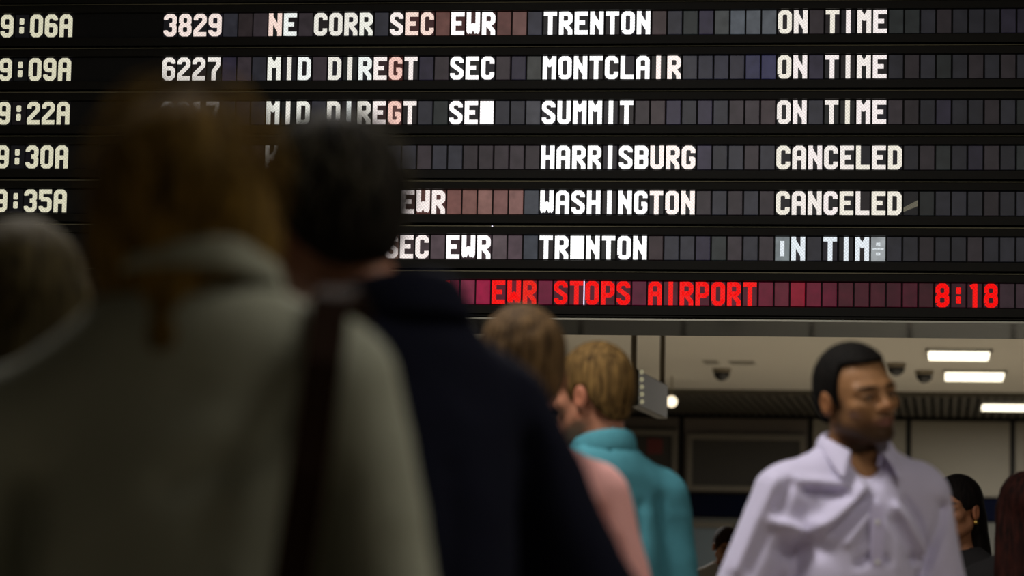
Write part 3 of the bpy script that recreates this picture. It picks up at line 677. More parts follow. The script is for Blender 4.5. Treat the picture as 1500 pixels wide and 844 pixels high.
    def hairfield(f, res, ext=0.0):
        hx = f.hc; lo = hx - 0.155; hi = hx + 0.155
        return Field(axis(lo[0], hi[0], res, []), axis(lo[1], hi[1], res, []), axis(lo[2] - ext, hi[2], res, []))
    def local(f, A):
        X = A.a[0][:, None, None] - f.hc[0]; Y = A.a[1][None, :, None] - f.hc[1]; Z = A.a[2][None, None, :] - f.hc[2]; R = f.R
        return ((R[0, 0] * X + R[1, 0] * Y + R[2, 0] * Z) / f.hs[0], (R[0, 1] * X + R[1, 1] * Y + R[2, 1] * Z) / f.hs[1], (R[0, 2] * X + R[1, 2] * Y + R[2, 2] * Z) / f.hs[2])
    def short_hair(f, mat, thick=0.012, top=0.0, line=None, res=0.0045, amp=0.004, seed=1, curl=70):
        A = f.hairfield(res)
        A.ell(f.hp((0, 0.014, 0.034)), f.hr((0.074 + thick * 0.75, 0.093 + thick, 0.083 + thick + top)), f.R)
        A.ell(f.hp((0, 0.03, -0.01)), f.hr((0.070 + thick * 0.6, 0.070 + thick, 0.085)), f.R, 0.02)
        lx, ly, lz = f.local(A)
        ly_ = [-0.2, -0.072, -0.058, -0.046, -0.028, -0.019, -0.004, 0.026, 0.040, 0.075, 0.2]
        lz_ = line or [0.064, 0.060, 0.046, 0.010, -0.018, -0.018, 0.018, 0.020, -0.02, -0.068, -0.085]
        zl = (np.interp(ly, ly_, lz_) + wrink(lx, ly, lz, seed + 50, 0.006, 180, (1, 1, 1))).astype(np.float32)
        A.F = A.F + wrink(lx, ly, lz, seed, amp, curl, (1, 1, 1)).astype(np.float32)
        d = (zl - lz); k = 0.012; h = np.maximum(k - np.abs(A.F - d), 0) / k; A.F = np.maximum(A.F, d) + h * h * k * 0.25
        return link('hair', f.scale_in(A.mesh('hair', mat)), f.root)
    def loose_hairs(f, mat, n, rx, rz, spread, seed, ext=0.0, r=0.0007):
        rs = random.Random(seed); V = []; F = []
        for i in range(n):
            az = rs.uniform(0, 2 * math.pi); k = 1 + rs.random() ** 1.6 * spread; span = rs.uniform(0.5, 1.1); st = rs.uniform(0.05, 0.9)
            pts = []
            for q in range(6):
                el = math.pi / 2 * (1 - st) - span * q / 5 + 0.0
                kk = k * (1 + 0.02 * math.sin(q * 1.7 + i)); a2 = az + 0.12 * math.sin(q + i)
                pts.append(f.hp((rx * kk * math.cos(el) * math.cos(a2), 0.02 + rx * 1.15 * kk * math.cos(el) * math.sin(a2), 0.03 + rz * kk * math.sin(el) - (ext * q / 5 if el < 0 else 0))))
            if pts[2][1] < f.hc[1] - 0.05 and pts[2][2] < f.hc[2] + 0.06: continue
            v, g = tube(pts, r, 3); o = len(V); V += v; F += [tuple(o + j for j in t) for t in g]
        mb = MB(); mb.v = [tuple(v) for v in V]; mb.f = F; mb.m = [0] * len(F)
        me = mb.mesh('loose_hairs', [mat]); o = link('loose_hairs', f.scale_in(me), f.root); o['kind'] = 'stuff'
    def sphere(f, name, p, r, mat, parent=None):
        mb = MB(); n = 9
        mb.lathe([(max(0.0004, r * math.cos(a)), r * math.sin(a)) for a in [math.radians(-88 + 176 * i / n) for i in range(n + 1)]], 14)
        o = mb.build(name, mat, f.root, Vector(f.hp(p) * f.s), smooth=True); return o
    def top(f, name, mat, res=0.010, off=0.014, neck=(0.062, 0.0), hem=0.84, folds=(), amp=0.006, seed=3, freq=28, chest=1.0, cuff=0.92, zmax=1.53, extra=None, trap=1.0):
        ex = max(abs(e[0]) for e in list(f.el) + list(f.wr)) + 0.12
        wz = min(w[2] for w in f.wr)
        A = Field(axis(-ex, ex, res, []), axis(-0.32, 0.30, res, []), axis(min(hem, wz) - 0.05, zmax, res, []))
        g = (0.93 if f.fem else 1.0) * chest; o = off
        A.ell((0, 0.005, 1.28), (0.155 * g + o, 0.098 * g + o, 0.21 + o)); A.ell((0, 0, 1.08), (0.145 * g + o, 0.10 * g + o, 0.24), k=0.08); A.ell((0, 0.005, 0.92), (0.160 + o, 0.108 + o, 0.17), k=0.08)
        for sx in (-1, 1):
            i = 0 if sx < 0 else 1; e, w = f.el[i], f.wr[i]
            A.cone((0, 0.02, 1.462 + 0.6 * max(0, f.shz[i])), (sx * (f.sh[i] - 0.03), 0.012, 1.402 + f.shz[i]), 0.053 * trap * g + o, 0.046 + o, 0.05)
            A.cone((sx * f.sh[i], 0.01, 1.385 + f.shz[i]), e, 0.052 * g + o, 0.040 * g + o * 1.1, 0.028)
            wc = np.array(e) + (np.array(w) - np.array(e)) * cuff; A.cone(e, wc, 0.040 * g + o * 1.1, 0.028 + o, 0.02)
        if extra: extra(A)
        X = A.a[0][:, None, None]; Y = A.a[1][None, :, None]; Z = A.a[2][None, None, :]
        D = wrink(X, Y, Z, seed, amp, freq)
        for (pts, am, wd, side) in folds:            # cloth folds: ridges (+) and valleys (-) along lines on the front or back
            dm = None
            for (ax_, az_), (bx_, bz_) in zip(pts[:-1], pts[1:]):
                dx, dz = bx_ - ax_, bz_ - az_; t = np.clip(((X - ax_) * dx + (Z - az_) * dz) / (dx * dx + dz * dz), 0, 1)
                q = (X - ax_ - t * dx) ** 2 + (Z - az_ - t * dz) ** 2; dm = q if dm is None else np.minimum(dm, q)
            D = D + am * np.exp(-dm / wd ** 2) * (1 / (1 + np.exp(-side * Y / 0.012)))
        A.F = A.F - D.astype(np.float32)
        A.F = np.maximum(A.F, (hem - Z + 0 * X + 0 * Y).astype(np.float32))
        hd = f.hp((0, 0.02, 0.02)); nb = np.array([0, 0.02 + neck[1], 1.452 + (0.0)])
        A.cone(nb, hd, neck[0], neck[0] + 0.03, 0.008, 'sub')
        return link(name, f.scale_in(A.mesh(name, mat)), f.root)
    def bottoms(f, mat, name='trousers', flare=0.0):
        A = Field(axis(-0.26, 0.26, 0.014, []), axis(-0.18, 0.2, 0.014, []), axis(0.02, 1.08, 0.018, []))
        A.ell((0, 0.008, 0.93), (0.168, 0.114, 0.14))
        for sx in (-1, 1):
            A.cone((sx * 0.088, 0.01, 0.90), (sx * 0.10, 0, 0.49), 0.094, 0.072, 0.03); A.cone((sx * 0.10, 0, 0.49), (sx * 0.102, 0.02, 0.09), 0.072, 0.062 + flare, 0.02)
        X = A.a[0][:, None, None]; Y = A.a[1][None, :, None]; Z = A.a[2][None, None, :]
        A.F = A.F - wrink(X, Y, Z, 5, 0.006, 22).astype(np.float32); A.F = np.maximum(A.F, (0.075 - Z + 0 * X + 0 * Y).astype(np.float32))
        return link(name, f.scale_in(A.mesh(name, mat)), f.root)
    def shoes(f, mat):
        for sx in (-1, 1):
            A = Field(axis(sx * 0.1 - 0.08, sx * 0.1 + 0.1, 0.009, []), axis(-0.2, 0.12, 0.009, []), axis(-0.02, 0.13, 0.0075, []))
            A.cone((sx * 0.10, 0.03, 0.05), (sx * 0.113, -0.12, 0.036), 0.044, 0.036, 0.02); A.cone((sx * 0.10, 0.03, 0.03), (sx * 0.10, 0.028, 0.09), 0.044, 0.044, 0.02)
            Z = A.a[2][None, None, :]; A.F = np.maximum(A.F, (0.0035 - Z + 0 * A.F).astype(np.float32)); A.F = np.maximum(A.F, (Z - 0.105 + 0 * A.F).astype(np.float32))
            link('shoe', f.scale_in(A.mesh('shoe', mat)), f.root)
    def collar(f, mat, parent, r=0.068, z=1.462, drop=0.040, tip=0.085, spread=0.052, openang=24, stand=0.034, cy=0.012, wide=0.030, lift=0.0, thick=0.0035):
        """shirt collar: stand, fold and a leaf that drops to two points at the front"""
        n = 36; rows = []
        for i in range(n + 1):
            u = i / n; a = math.radians(-90 + openang + (360 - 2 * openang) * u); ca, sa = math.cos(a), math.sin(a)
            fr = max(0.0, -sa); e = min(1, max(0, 1 - min(u, 1 - u) / 0.16)) ** 1.5
            zz = z + 0.020 * max(0, sa) - 0.030 * fr ** 2 + lift * max(0, sa)
            base = (r * ca, cy + r * sa * 1.0, zz - 0.012); fold = ((r + 0.004) * ca, cy + (r + 0.004) * sa, zz + stand * (1 - 0.25 * fr))
            f2 = ((r + 0.011) * ca, cy + (r + 0.011) * sa, zz + stand * (1 - 0.25 * fr) - 0.002)
            ro = r + wide * (0.75 + 0.25 * fr); dz = drop * (0.9 + 0.1 * fr)
            px_ = ro * ca + (1 if ca > 0 else -1) * e * (spread - 0.03); py_ = cy + ro * sa - e * 0.030; pz_ = zz + stand - dz - e * (tip - drop)
            mid = tuple((m1 + m2) / 2 + dd for m1, m2, dd in zip(f2, (px_, py_, pz_), (0.004 * ca, 0.004 * sa, 0.004)))
            rows.append([base, fold, f2, mid, (px_, py_, pz_)])
        mb = MB()
        for rr in rows: mb.v += rr
        for i in range(n):
            for j in range(4): mb.f.append((i * 5 + j, i * 5 + j + 1, (i + 1) * 5 + j + 1, (i + 1) * 5 + j)); mb.m.append(0)
        me = mb.mesh('collar', [mat]); me.polygons.foreach_set('use_smooth', [True] * len(me.polygons)); f.scale_in(me)
        o = link('collar', me, parent)
        sm = o.modifiers.new('thick', 'SOLIDIFY'); sm.thickness = thick; sm.offset = 0
        sd = o.modifiers.new('smooth', 'SUBSURF'); sd.levels = 1; sd.render_levels = 1
        return o

SK = painted('skin')
FAB = dict(
 lavender=plain('lavender_cotton', lin(204, 199, 226), 0.85, 0, 0.03, 40, 0.15, 900, 0.2, sheen=0.2),
 lavender_dark=plain('lavender_placket_cotton', lin(196, 189, 220), 0.85, 0, 0.03, 40, 0.15, 900, 0.2),
 button=plain('pearl_button', lin(225, 225, 220), 0.3),
 teal=plain('teal_cotton', lin(84, 152, 166), 0.9, 0, 0.08, 60, 0.2, 900, 0.15),
 pink=plain('pink_cotton', lin(236, 176, 172), 0.9, 0, 0.04, 50, 0.15, 900, 0.15),
 navy=plain('navy_wool', lin(13, 15, 29), 0.95, 0, 0.15, 40, 0.2, 700, 0.1),
 sage=plain('sage_grey_twill', lin(150, 152, 136), 0.9, 0, 0.06, 30, 0.2, 600, 0.15),
 olive=plain('olive_grey_jacket', lin(104, 98, 84), 0.9, 0, 0.06, 30, 0.2, 600, 0.15),
 black=plain('black_cloth', lin(22, 20, 22), 0.9, 0, 0.1, 30),
 khaki=plain('khaki_cloth', lin(120, 104, 80), 0.9, 0, 0.1, 30), charcoal=plain('charcoal_cloth', lin(46, 46, 52), 0.9, 0, 0.1, 30),
 shoe=plain('shoe_leather', lin(30, 22, 18), 0.35), leather=plain('brown_bag_leather', lin(38, 22, 11), 0.9, 0, 0.15, 12, 0.2, 120, 0.1),
 white=plain('white_cotton', lin(180, 178, 176), 0.9), eye=plain('eye_white', lin(190, 180, 170), 0.2), iris=plain('dark_iris', lin(24, 14, 10), 0.15),
 gold=plain('gold_ring_metal', lin(200, 170, 90), 0.25, 1.0))

def face_tone(skin, lip, brow, stub=0.0, stubc=(0.02, 0.014, 0.01), socket_shade=0.6):
    skin = np.array(skin); lip = np.array(lip); brow = np.array(brow); sc = np.array(stubc)
    def fn(L):
        x, y, z = L[:, 0], L[:, 1], L[:, 2]; C = np.tile(skin, (len(L), 1))
        def mix(C, c, w): w = np.clip(w, 0, 1)[:, None]; return C * (1 - w) + c * w
        g = lambda cx, cz, sx, sz: np.exp(-(((np.abs(x) - cx) / sx) ** 2 + ((z - cz) / sz) ** 2)) * (y < -0.04)
        C = mix(C, skin * socket_shade, g(0.032, 0.002, 0.020, 0.011))  # shade of the eye sockets painted into the skin colour
        C = mix(C, brow, 1.6 * g(0.033, 0.0235, 0.020, 0.0042))
        C = mix(C, brow * 0.5, 0.9 * g(0.032, 0.0035, 0.014, 0.0022))
        if stub:
            beard = 1 / (1 + np.exp((z + 0.056) / 0.009)) * (1 / (1 + np.exp((y - 0.004) / 0.008))) * (z > -0.14)
            side = (1 / (1 + np.exp((z - 0.0) / 0.006))) * np.exp(-((y + 0.012) / 0.020) ** 2) * (np.abs(x) > 0.05)
            mous = g(0.0, -0.047, 0.026, 0.006)
            C = mix(C, sc, stub * np.maximum(np.maximum(beard, side * 0.9), mous))
        C = mix(C, lip, 1.3 * np.exp(-((x / 0.022) ** 2 + ((z + 0.0635) / 0.0085) ** 4)) * (y < -0.08))
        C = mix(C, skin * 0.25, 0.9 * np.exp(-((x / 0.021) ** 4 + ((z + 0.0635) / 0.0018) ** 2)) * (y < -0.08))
        C = mix(C, skin * np.array([1.08, 0.85, 0.8]), 0.6 * (np.abs(x) > 0.074))
        C = mix(C, skin * np.array([1.15, 0.92, 0.88]), 0.5 * np.exp(-((x / 0.016) ** 2 + ((z + 0.026) / 0.014) ** 2)) * (y < -0.09))
        return C
    return fn

# ---------------------------------------------------------------- man in the lavender shirt
def man_lavender():
    f = Figure('person', W(0.795, 7.03), 14, 1.745, 'man in a lavender dress shirt walking towards us, dark short hair, looking right',
               headrot=(17, 2, 10), hs=(1.0, 1.0, 0.92), shoulder=(0.172, 0.160), shz=(0.018, 0.026), elbows=[(-0.288, 0.03, 1.13), (0.235, 0.03, 1.12)], wrists=[(-0.37, -0.08, 0.92), (0.27, -0.10, 0.90)], skin=(0.27, 0.135, 0.06), headshift=(0.006, 0, 0))
    f.body(SK, 0.0032, face_tone((0.36, 0.18, 0.078), (0.20, 0.075, 0.06), (0.012, 0.008, 0.006), 0.88, (0.012, 0.007, 0.004), 0.42))
    for sx in (-1, 1):
        e = f.sphere('eyeball', (sx * 0.032, -0.0765, 0.0), 0.0105, FAB['eye']); 
        i = f.sphere('iris', (sx * 0.032 + 0.002, -0.0835, -0.001), 0.0052, FAB['iris']); i.parent = e; i.location = i.location - e.location
    f.short_hair(hair_mat('near_black_hair', lin(8, 7, 6), lin(22, 18, 15), 0.6), 0.012, 0.008, res=0.0038, amp=0.0032, seed=4, curl=190,
                 line=[0.086, 0.084, 0.084, 0.086, 0.080, -0.030, 0.000, 0.016, -0.03, -0.066, -0.080])
    F_ = lambda pts: [((px - 1262) / 640, 1.2 + (852 - py) / 640) for px, py in pts]
    folds = [(F_([(1128, 762), (1165, 775), (1196, 760), (1222, 738), (1246, 712)]), 0.017, 0.016, -1), (F_([(1140, 800), (1168, 806), (1190, 796)]), -0.012, 0.022, -1),
             (F_([(1172, 716), (1225, 722)]), -0.012, 0.010, -1), (F_([(1160, 700), (1225, 704)]), 0.008, 0.012, -1),
             (F_([(1205, 775), (1240, 738), (1262, 725)]), -0.010, 0.010, -1), (F_([(1222, 790), (1256, 748)]), 0.008, 0.010, -1), (F_([(1240, 800), (1272, 755)]), -0.006, 0.009, -1),
             (F_([(1302, 735), (1322, 758), (1352, 800)]), 0.009, 0.011, -1), (F_([(1300, 758), (1328, 800), (1345, 840)]), -0.011, 0.012, -1), 
             (F_([(1322, 725), (1340, 750), (1366, 795)]), -0.008, 0.010, -1), (F_([(1376, 728), (1386, 734)]), -0.004, 0.014, -1), (F_([(1390, 735), (1374, 790), (1352, 840)]), -0.016, 0.014, -1),
             (F_([(1172, 770), (1165, 844)]), -0.016, 0.012, -1), (F_([(1125, 700), (1095, 770), (1072, 830)]), 0.008, 0.014, -1), (F_([(1150, 705), (1122, 770), (1092, 830)]), -0.009, 0.012, -1),
             (F_([(1240, 820), (1262, 806), (1280, 812)]), -0.012, 0.010, -1), (F_([(1325, 812), (1350, 808)]), -0.009, 0.012, -1)]
    folds = [(p_, a_ * (1.75 if a_ > 0 else 1.5), w_, sd_) for p_, a_, w_, sd_ in folds]
    s = f.top('shirt', FAB['lavender'], 0.0065, 0.019, (0.060, -0.004), 0.84, folds, 0.0055, 11, 26, trap=0.92,
              extra=lambda A: A.cone((0.012, -0.065, 1.495), (0.018, -0.128, 1.405), 0.050, 0.012, 0.016, 'sub'))
    f.collar(FAB['lavender'], s, r=0.066, z=1.500, drop=0.040, tip=0.085, spread=0.054, openang=28, stand=0.040, wide=0.034, cy=0.006)
    # placket and buttons follow the chest
    mb = MB(); zs_ = [1.385 - 0.02 * i for i in range(26)]
    def fy(z):
        return -(0.113 * math.sqrt(max(0.05, 1 - ((z - 1.28) / 0.29) ** 2)) if z > 1.2 else 0.116) - 0.004
    for i, z in enumerate(zs_):
        y = fy(z); mb.v += [(-0.008, y, z), (-0.006, y - 0.005, z), (0.022, y - 0.005, z), (0.024, y, z)]
    for i in range(len(zs_) - 1):
        for j in range(3): mb.f.append((4 * i + j, 4 * i + 4 + j, 4 * i + 5 + j, 4 * i + 1 + j)); mb.m.append(0)
    me = mb.mesh('placket', [FAB['lavender_dark']]); f.scale_in(me); pk = link('placket', me, s)
    for z in (1.345, 1.255, 1.165, 1.075):
        m_ = MB(); m_.lathe([(0.0055, 0), (0.0055, 0.002), (0.004, 0.0028)], 12); me = m_.mesh('button', [FAB['button']]); me.transform(Matrix.Rotation(math.radians(90), 4, 'X')); f.scale_in(me)
        link('button', me, s, Vector((0.008, fy(z) - 0.0045, z)) * f.s)
    f.bottoms(FAB['charcoal']); f.shoes(FAB['shoe'])
man_lavender()

# ---------------------------------------------------------------- man in the teal shirt
def man_teal():
    f = Figure('person', W(0.224, 7.5), -150, 1.765, 'fair haired man in a teal shirt seen from behind, ear showing', headrot=(27, 0, -4), hs=(0.98, 0.92, 0.97), shoulder=0.168,
               elbows=[(-0.215, 0.02, 1.12), (0.215, 0.02, 1.12)], skin=(0.50, 0.22, 0.13), headshift=(0.0, 0, 0))
    f.body(SK, 0.0045, face_tone((0.52, 0.23, 0.14), (0.36, 0.13, 0.1), (0.13, 0.07, 0.03), 0.0))
    f.short_hair(hair_mat('fair_brown_hair', lin(50, 36, 18), lin(138, 108, 62)), 0.011, 0.006, res=0.0045, amp=0.0022, seed=8, curl=130)
    s = f.top('shirt', FAB['teal'], 0.010, 0.020, (0.060, 0.0), 0.84, [([(-0.12, 1.38), (-0.14, 1.2), (-0.12, 1.0)], -0.012, 0.016, 1), ([(0.05, 1.4), (0.07, 1.2), (0.05, 1.0)], 0.010, 0.016, 1),
              ([(-0.05, 1.37), (-0.04, 1.2), (-0.06, 1.0)], -0.010, 0.014, 1), ([(0.12, 1.36), (0.13, 1.15), (0.1, 1.0)], -0.010, 0.014, 1)], 0.007, 5, 24, trap=0.95)
    f.collar(FAB['teal'], s, r=0.061, z=1.488, drop=0.060, tip=0.070, stand=0.046, wide=0.026)
    f.bottoms(FAB['khaki']); f.shoes(FAB['shoe'])
man_teal()

# ---------------------------------------------------------------- man in the pink shirt
def man_pink():
    f = Figure('person', W(0.018, 6.0), -172, 1.715, 'brown haired man in a pink shirt standing behind the navy jacket, back to us', headrot=(6, 0, 0), hs=(1.04, 1, 1), headshift=(-0.006, 0, 0), shoulder=0.160,
               elbows=[(-0.24, 0.02, 1.12), (0.24, 0.02, 1.12)], skin=(0.45, 0.2, 0.12))
    f.body(SK, 0.006, face_tone((0.45, 0.2, 0.12), (0.3, 0.12, 0.1), (0.08, 0.05, 0.03), 0.0))
    f.short_hair(hair_mat('mid_brown_hair', lin(40, 28, 16), lin(118, 92, 60)), 0.013, 0.004, res=0.0055, amp=0.007, seed=18, curl=60)
    s = f.top('shirt', FAB['pink'], 0.010, 0.016, (0.060, 0.0), 0.84, [([(-0.155, 1.36), (-0.165, 1.25), (-0.15, 1.05)], -0.016, 0.014, 1), ([(-0.19, 1.30), (-0.20, 1.22), (-0.215, 1.1)], -0.014, 0.012, 1),
              ([(0.16, 1.36), (0.17, 1.25), (0.15, 1.05)], -0.016, 0.014, 1)], 0.007, 9, 24)
    f.collar(FAB['pink'], s, r=0.066, z=1.498, drop=0.046, tip=0.07, stand=0.036)
    f.bottoms(FAB['charcoal']); f.shoes(FAB['shoe'])
man_pink()

# ---------------------------------------------------------------- man in the navy jacket
def man_navy():
    f = Figure('person', W(-0.166, 4.1), -140, 1.80, 'man in a dark navy jacket, near-black hair, back to us beside the woman in grey', headrot=(-8, 0, -3), shoulder=(0.172, 0.17), hs=(1.06, 1.0, 1.0), shz=(-0.010, 0.005),
               elbows=[(-0.315, 0.05, 1.12), (0.25, 0.02, 1.12)], wrists=[(-0.24, -0.10, 0.93), (0.23, -0.16, 0.93)], skin=(0.30, 0.14, 0.08), headshift=(0.048, -0.052, -0.005))
    f.body(SK, 0.006, face_tone((0.32, 0.14, 0.08), (0.2, 0.08, 0.06), (0.01, 0.01, 0.01), 0.0))
    f.short_hair(hair_mat('black_brown_hair', lin(12, 10, 7), lin(32, 27, 20)), 0.016, 0.004, res=0.006, amp=0.004, seed=28, curl=60)
    f.loose_hairs(hair_mat('halo_loose_hair', lin(50, 46, 36), lin(110, 104, 88)), 260, 0.086, 0.100, 0.20, 6)  # strands paler than his hair, painting the light halo round the head
    s = f.top('jacket', FAB['navy'], 0.013, 0.030, (0.066, 0.0), 0.74, [([(-0.17, 1.34), (-0.19, 1.1)], -0.02, 0.02, 1), ([(0.0, 1.3), (0.0, 0.9)], -0.008, 0.012, 1)], 0.010, 21, 18, chest=1.08, trap=0.80)
    f.collar(FAB['navy'], s, r=0.070, z=1.494, drop=0.066, tip=0.10, stand=0.045, wide=0.045, thick=0.006)
    f.bottoms(FAB['charcoal']); f.shoes(FAB['shoe'])
man_navy()

# ---------------------------------------------------------------- woman in the sage-grey jacket, nearest
def woman_sage():
    f = Figure('person', W(-0.342, 3.3), 176, 1.735, 'woman in a sage grey jacket with golden brown hair gathered at the nape, nearest figure', headrot=(8, -4, 0), female=True, shoulder=(0.152, 0.21), shz=(0.022, -0.045), hs=(0.93, 0.95, 0.93), headshift=(0.012, 0, -0.040),
               elbows=[(-0.225, 0.03, 1.12), (0.27, 0.03, 1.10)], wrists=[(-0.24, -0.14, 0.92), (0.24, -0.14, 0.92)], skin=(0.45, 0.22, 0.14))
    f.body(SK, 0.006, face_tone((0.45, 0.22, 0.14), (0.4, 0.12, 0.1), (0.08, 0.05, 0.03), 0.0))
    A = f.hairfield(0.006, 0.10)
    A.ell(f.hp((0.006, 0.025, 0.035)), (0.084, 0.104, 0.094), f.R); A.ell(f.hp((-0.045, 0.02, -0.035)), (0.066, 0.075, 0.09), f.R, 0.03); A.ell(f.hp((0.045, 0.02, -0.035)), (0.066, 0.075, 0.09), f.R, 0.03)
    A.cone(f.hp((0, 0.075, -0.06)), f.hp((0.012, 0.105, -0.15)), 0.042, 0.026, 0.03); A.cone(f.hp((0.012, 0.105, -0.15)), f.hp((0.016, 0.10, -0.20)), 0.026, 0.012, 0.02)
    A.ell(f.hp((0, -0.10, -0.03)), (0.062, 0.075, 0.095), f.R, 0.02, 'sub')
    lx, ly, lz = f.local(A); A.F = A.F + wrink(lx, ly, lz, 2, 0.006, 70, (1, 1, 0.15)).astype(np.float32)
    link('hair', f.scale_in(A.mesh('hair', hair_mat('golden_brown_hair', lin(30, 20, 8), lin(146, 114, 46)))), f.root)
    f.loose_hairs(hair_mat('golden_loose_hair', lin(90, 70, 34), lin(150, 122, 60)), 440, 0.094, 0.104, 0.40, 5)
    s = f.top('jacket', FAB['sage'], 0.012, 0.026, (0.064, 0.0), 0.78, [([(-0.13, 1.40), (-0.08, 1.33), (0.0, 1.30)], -0.010, 0.018, 1), ([(-0.16, 1.3), (-0.18, 1.1)], -0.022, 0.02, 1), ([(0.16, 1.3), (0.18, 1.1)], -0.022, 0.02, 1),
              ([(-0.05, 1.25), (-0.03, 1.0)], -0.008, 0.02, 1)], 0.010, 31, 16, chest=1.06, trap=1.0)
    f.collar(FAB['sage'], s, r=0.072, z=1.505, drop=0.05, tip=0.08, stand=0.05, wide=0.035, thick=0.006)
    f.bottoms(FAB['charcoal']); f.shoes(FAB['shoe'])
    return f
fw = woman_sage()
# her shoulder bag: strap over the right-hand shoulder, bag under the arm
sb = empty('shoulder_bag', W(-0.205, 3.3, 0.74), math.radians(YAW)); tag(sb, 'brown leather shoulder bag hanging by its strap at the nearest woman\'s right side', 'bag')
def ribbon(path, w, t, nrm):
    mb = MB(); n = len(path)
    for i, p in enumerate(path):
        p = Vector(p); tg = (Vector(path[min(i + 1, n - 1)]) - Vector(path[max(i - 1, 0)])).normalized(); nn = Vector(nrm[i]).normalized(); sd = tg.cross(nn).normalized() * (w[i] if hasattr(w, '__len__') else w)
        mb.v += [p - sd, p + sd, p + sd + nn * t, p - sd + nn * t]
    for i in range(n - 1):
        for j in range(4): mb.f.append((4 * i + j, 4 * i + (j + 1) % 4, 4 * i + 4 + (j + 1) % 4, 4 * i + 4 + j)); mb.m.append(0)
    mb.f.append((3, 2, 1, 0)); mb.m.append(0); mb.f.append(tuple(4 * (n - 1) + j for j in range(4))); mb.m.append(0)
    return mb
# local frame: x to the image's right, y away from the lens, z up from the bag's foot
path = [(0.02, 0.12, 0.36), (0.03, 0.135, 0.52), (0.035, 0.115, 0.66), (0.03, 0.06, 0.742), (0.02, 0.0, 0.764), (0.014, -0.06, 0.748), (0.010, -0.112, 0.68), (0.0, -0.150, 0.56), (-0.014, -0.170, 0.44), (-0.024, -0.180, 0.33)]
nr = [(0, 1, 0), (0, 1, .1), (0, 1, .4), (0, .5, 1), (0, 0, 1), (0, -.5, 1), (0, -1, .4), (0, -1, .1), (0, -1, 0), (0, -1, 0)]
o = ribbon(path, 0.021, 0.005, nr).build('strap', FAB['leather'], sb)
A = Field(axis(-0.16, 0.20, 0.010, []), axis(-0.29, -0.14, 0.008, []), axis(0.0, 0.42, 0.010, []))
for a_, b_ in (((-0.09, 0.05), (0.12, 0.05)), ((-0.08, 0.32), (0.10, 0.32)), ((-0.09, 0.05), (-0.08, 0.32)), ((0.12, 0.05), (0.10, 0.32)), ((0.02, 0.05), (0.01, 0.32)), ((-0.04, 0.05), (-0.04, 0.32)), ((0.06, 0.05), (0.06, 0.32))):
    A.cone((a_[0], -0.222, a_[1]), (b_[0], -0.217, b_[1]), 0.04, 0.03 if b_[1] > .1 else 0.04, 0.03)
link('bag_body', A.mesh('bag_body', FAB['leather']), sb)

# ---------------------------------------------------------------- woman at the left edge
def woman_left():
    f = Figure('person', W(-0.71, 4.45), 178, 1.69, 'woman with long ash blond hair at the left edge, behind the nearest woman', headrot=(-5, 0, 0), female=True, shoulder=0.155, elbows=[(-0.19, 0.02, 1.12), (0.19, 0.02, 1.12)], wrists=[(-0.19, -0.1, 0.9), (0.19, -0.1, 0.9)], skin=(0.4, 0.2, 0.13))
    f.body(SK, 0.007, face_tone((0.4, 0.2, 0.13), (0.4, 0.12, 0.1), (0.08, 0.05, 0.03), 0.0))
    A = f.hairfield(0.007, 0.20)
    A.ell(f.hp((0, 0.02, 0.035)), (0.092, 0.108, 0.096), f.R)
    for sx in (-0.06, -0.02, 0.02, 0.06): A.cone(f.hp((sx, 0.06 - abs(sx) * .4, -0.0)), f.hp((sx * 1.25, 0.105 - abs(sx) * .4, -0.24)), 0.05, 0.026, 0.02)
    A.ell(f.hp((0, -0.10, -0.03)), (0.06, 0.075, 0.10), f.R, 0.02, 'sub')
    lx, ly, lz = f.local(A); A.F = A.F + wrink(lx, ly, lz, 12, 0.006, 70, (1, 1, 0.12)).astype(np.float32)
    link('hair', f.scale_in(A.mesh('hair', hair_mat('ash_blond_hair', lin(32, 27, 14), lin(84, 74, 46)))), f.root)
    f.top('jacket', FAB['olive'], 0.014, 0.022, (0.064, 0.0), 0.80, [], 0.008, 41, 18)
    f.bottoms(FAB['black']); f.shoes(FAB['shoe'])
woman_left()

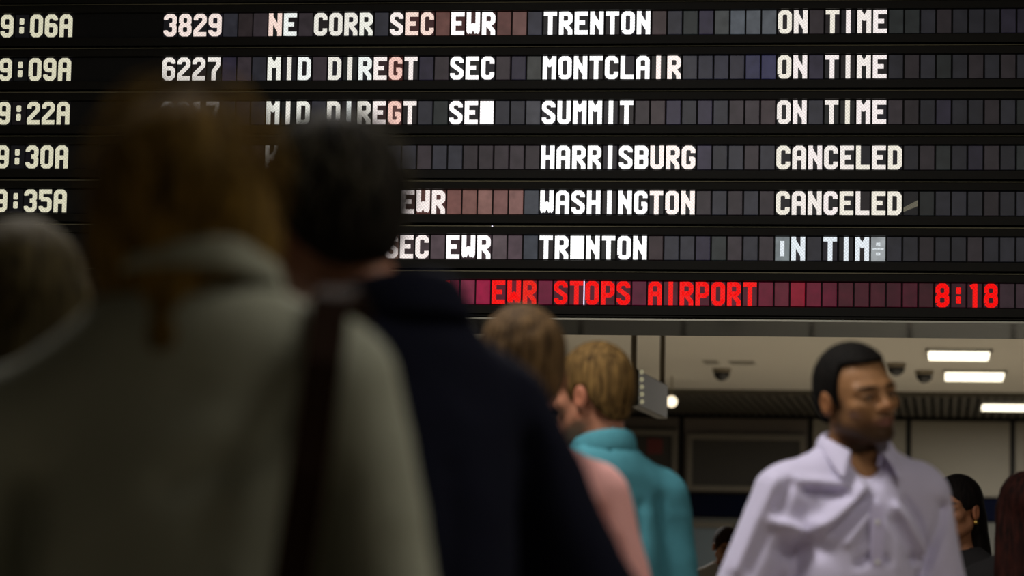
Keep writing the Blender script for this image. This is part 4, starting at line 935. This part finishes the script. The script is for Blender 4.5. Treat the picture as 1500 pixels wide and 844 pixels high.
# ---------------------------------------------------------------- two women at the right, one small figure far off
def woman_right():
    f = Figure('person', W(1.462, 10.0), -34, 1.55, 'woman with dark hair drawn back and a gold earring, half hidden by the lavender shirt', headrot=(-4, 2, 0), female=True, shoulder=0.165, skin=(0.40, 0.19, 0.11))
    f.body(SK, 0.0042, face_tone((0.42, 0.19, 0.10), (0.35, 0.08, 0.07), (0.02, 0.012, 0.01), 0.0, socket_shade=0.35))
    for sx in (-1, 1):
        e = f.sphere('eyeball', (sx * 0.032, -0.0765, 0.0), 0.0105, FAB['eye']); i = f.sphere('iris', (sx * 0.032, -0.084, -0.001), 0.0058, FAB['iris']); i.parent = e; i.location = i.location - e.location
    A = f.hairfield(0.005, 0.12)
    A.ell(f.hp((0, 0.022, 0.034)), (0.088, 0.108, 0.098), f.R); A.ell(f.hp((0, 0.07, -0.03)), (0.075, 0.06, 0.09), f.R, 0.03)
    A.cone(f.hp((0, 0.08, -0.05)), f.hp((0.02, 0.11, -0.24)), 0.075, 0.07, 0.03)
    A.ell(f.hp((0, -0.088, -0.028)), (0.064, 0.075, 0.088), f.R, 0.012, 'sub')
    for sx in (-1, 1): A.ell(f.hp((sx * 0.09, -0.012, -0.035)), (0.035, 0.045, 0.045), f.R, 0.01, 'sub')
    lx, ly, lz = f.local(A); A.F = A.F + wrink(lx, ly, lz, 15, 0.003, 90, (1, 1, 0.2)).astype(np.float32)
    link('hair', f.scale_in(A.mesh('hair', hair_mat('black_glossy_hair', lin(8, 6, 6), lin(26, 20, 18), 0.4))), f.root)
    f.sphere('earring', (0.084, 0.002, -0.045), 0.008, FAB['gold'])
    f.top('top', FAB['black'], 0.012, 0.012, (0.062, 0.0), 0.84, [], 0.004, 51, 20); f.bottoms(FAB['black']); f.shoes(FAB['shoe'])
woman_right()
def woman_edge():
    f = Figure('person', W(1.535, 9.1), 170, 1.53, 'woman with long dark auburn hair at the right edge of the view, back turned', headrot=(0, 0, 0), female=True, shoulder=0.165, skin=(0.40, 0.19, 0.11))
    f.body(SK, 0.007, face_tone((0.4, 0.2, 0.13), (0.4, 0.12, 0.1), (0.05, 0.03, 0.02), 0.0))
    A = f.hairfield(0.0055, 0.32)
    A.ell(f.hp((0, 0.02, 0.035)), (0.094, 0.110, 0.096), f.R)
    for sx in (-0.055, -0.02, 0.02, 0.055): A.cone(f.hp((sx, 0.05, 0.0)), f.hp((sx * 1.4, 0.11, -0.36)), 0.05, 0.03, 0.02)
    A.ell(f.hp((0, -0.10, -0.03)), (0.06, 0.075, 0.10), f.R, 0.02, 'sub')
    lx, ly, lz = f.local(A); A.F = A.F + wrink(lx, ly, lz, 19, 0.006, 80, (1, 1, 0.12)).astype(np.float32)
    hr = link('hair', f.scale_in(A.mesh('hair', hair_mat('dark_auburn_hair', lin(20, 9, 8), lin(62, 28, 22), 0.4))), f.root)
    f.sphere('hair_clip', (-0.03, 0.128, 0.062), 0.007, FAB['button'])
    f.top('top', FAB['black'], 0.014, 0.014, (0.062, 0.0), 0.84, [], 0.004, 61, 20); f.bottoms(FAB['black']); f.shoes(FAB['shoe'])
woman_edge()
def man_far():
    f = Figure('person', W(1.34, 19.0), 12, 1.535, 'small distant figure with dark hair and bowed head, seen past the lavender sleeve', headrot=(0, 22, 0), hs=(1.12, 1.1, 1.05), skin=(0.34, 0.16, 0.08))
    f.body(SK, 0.007, face_tone((0.36, 0.16, 0.08), (0.3, 0.1, 0.08), (0.02, 0.012, 0.01), 0.0))
    f.short_hair(hair_mat('distant_dark_hair', lin(14, 8, 6), lin(60, 36, 26), 0.35), 0.014, 0.0, res=0.007, amp=0.004, seed=38, curl=60)
    s = f.top('shirt', FAB['white'], 0.016, 0.016, (0.06, 0.0), 0.84, [], 0.005, 71, 20); f.collar(FAB['white'], s, r=0.064, stand=0.03); f.bottoms(FAB['charcoal']); f.shoes(FAB['shoe'])
man_far()
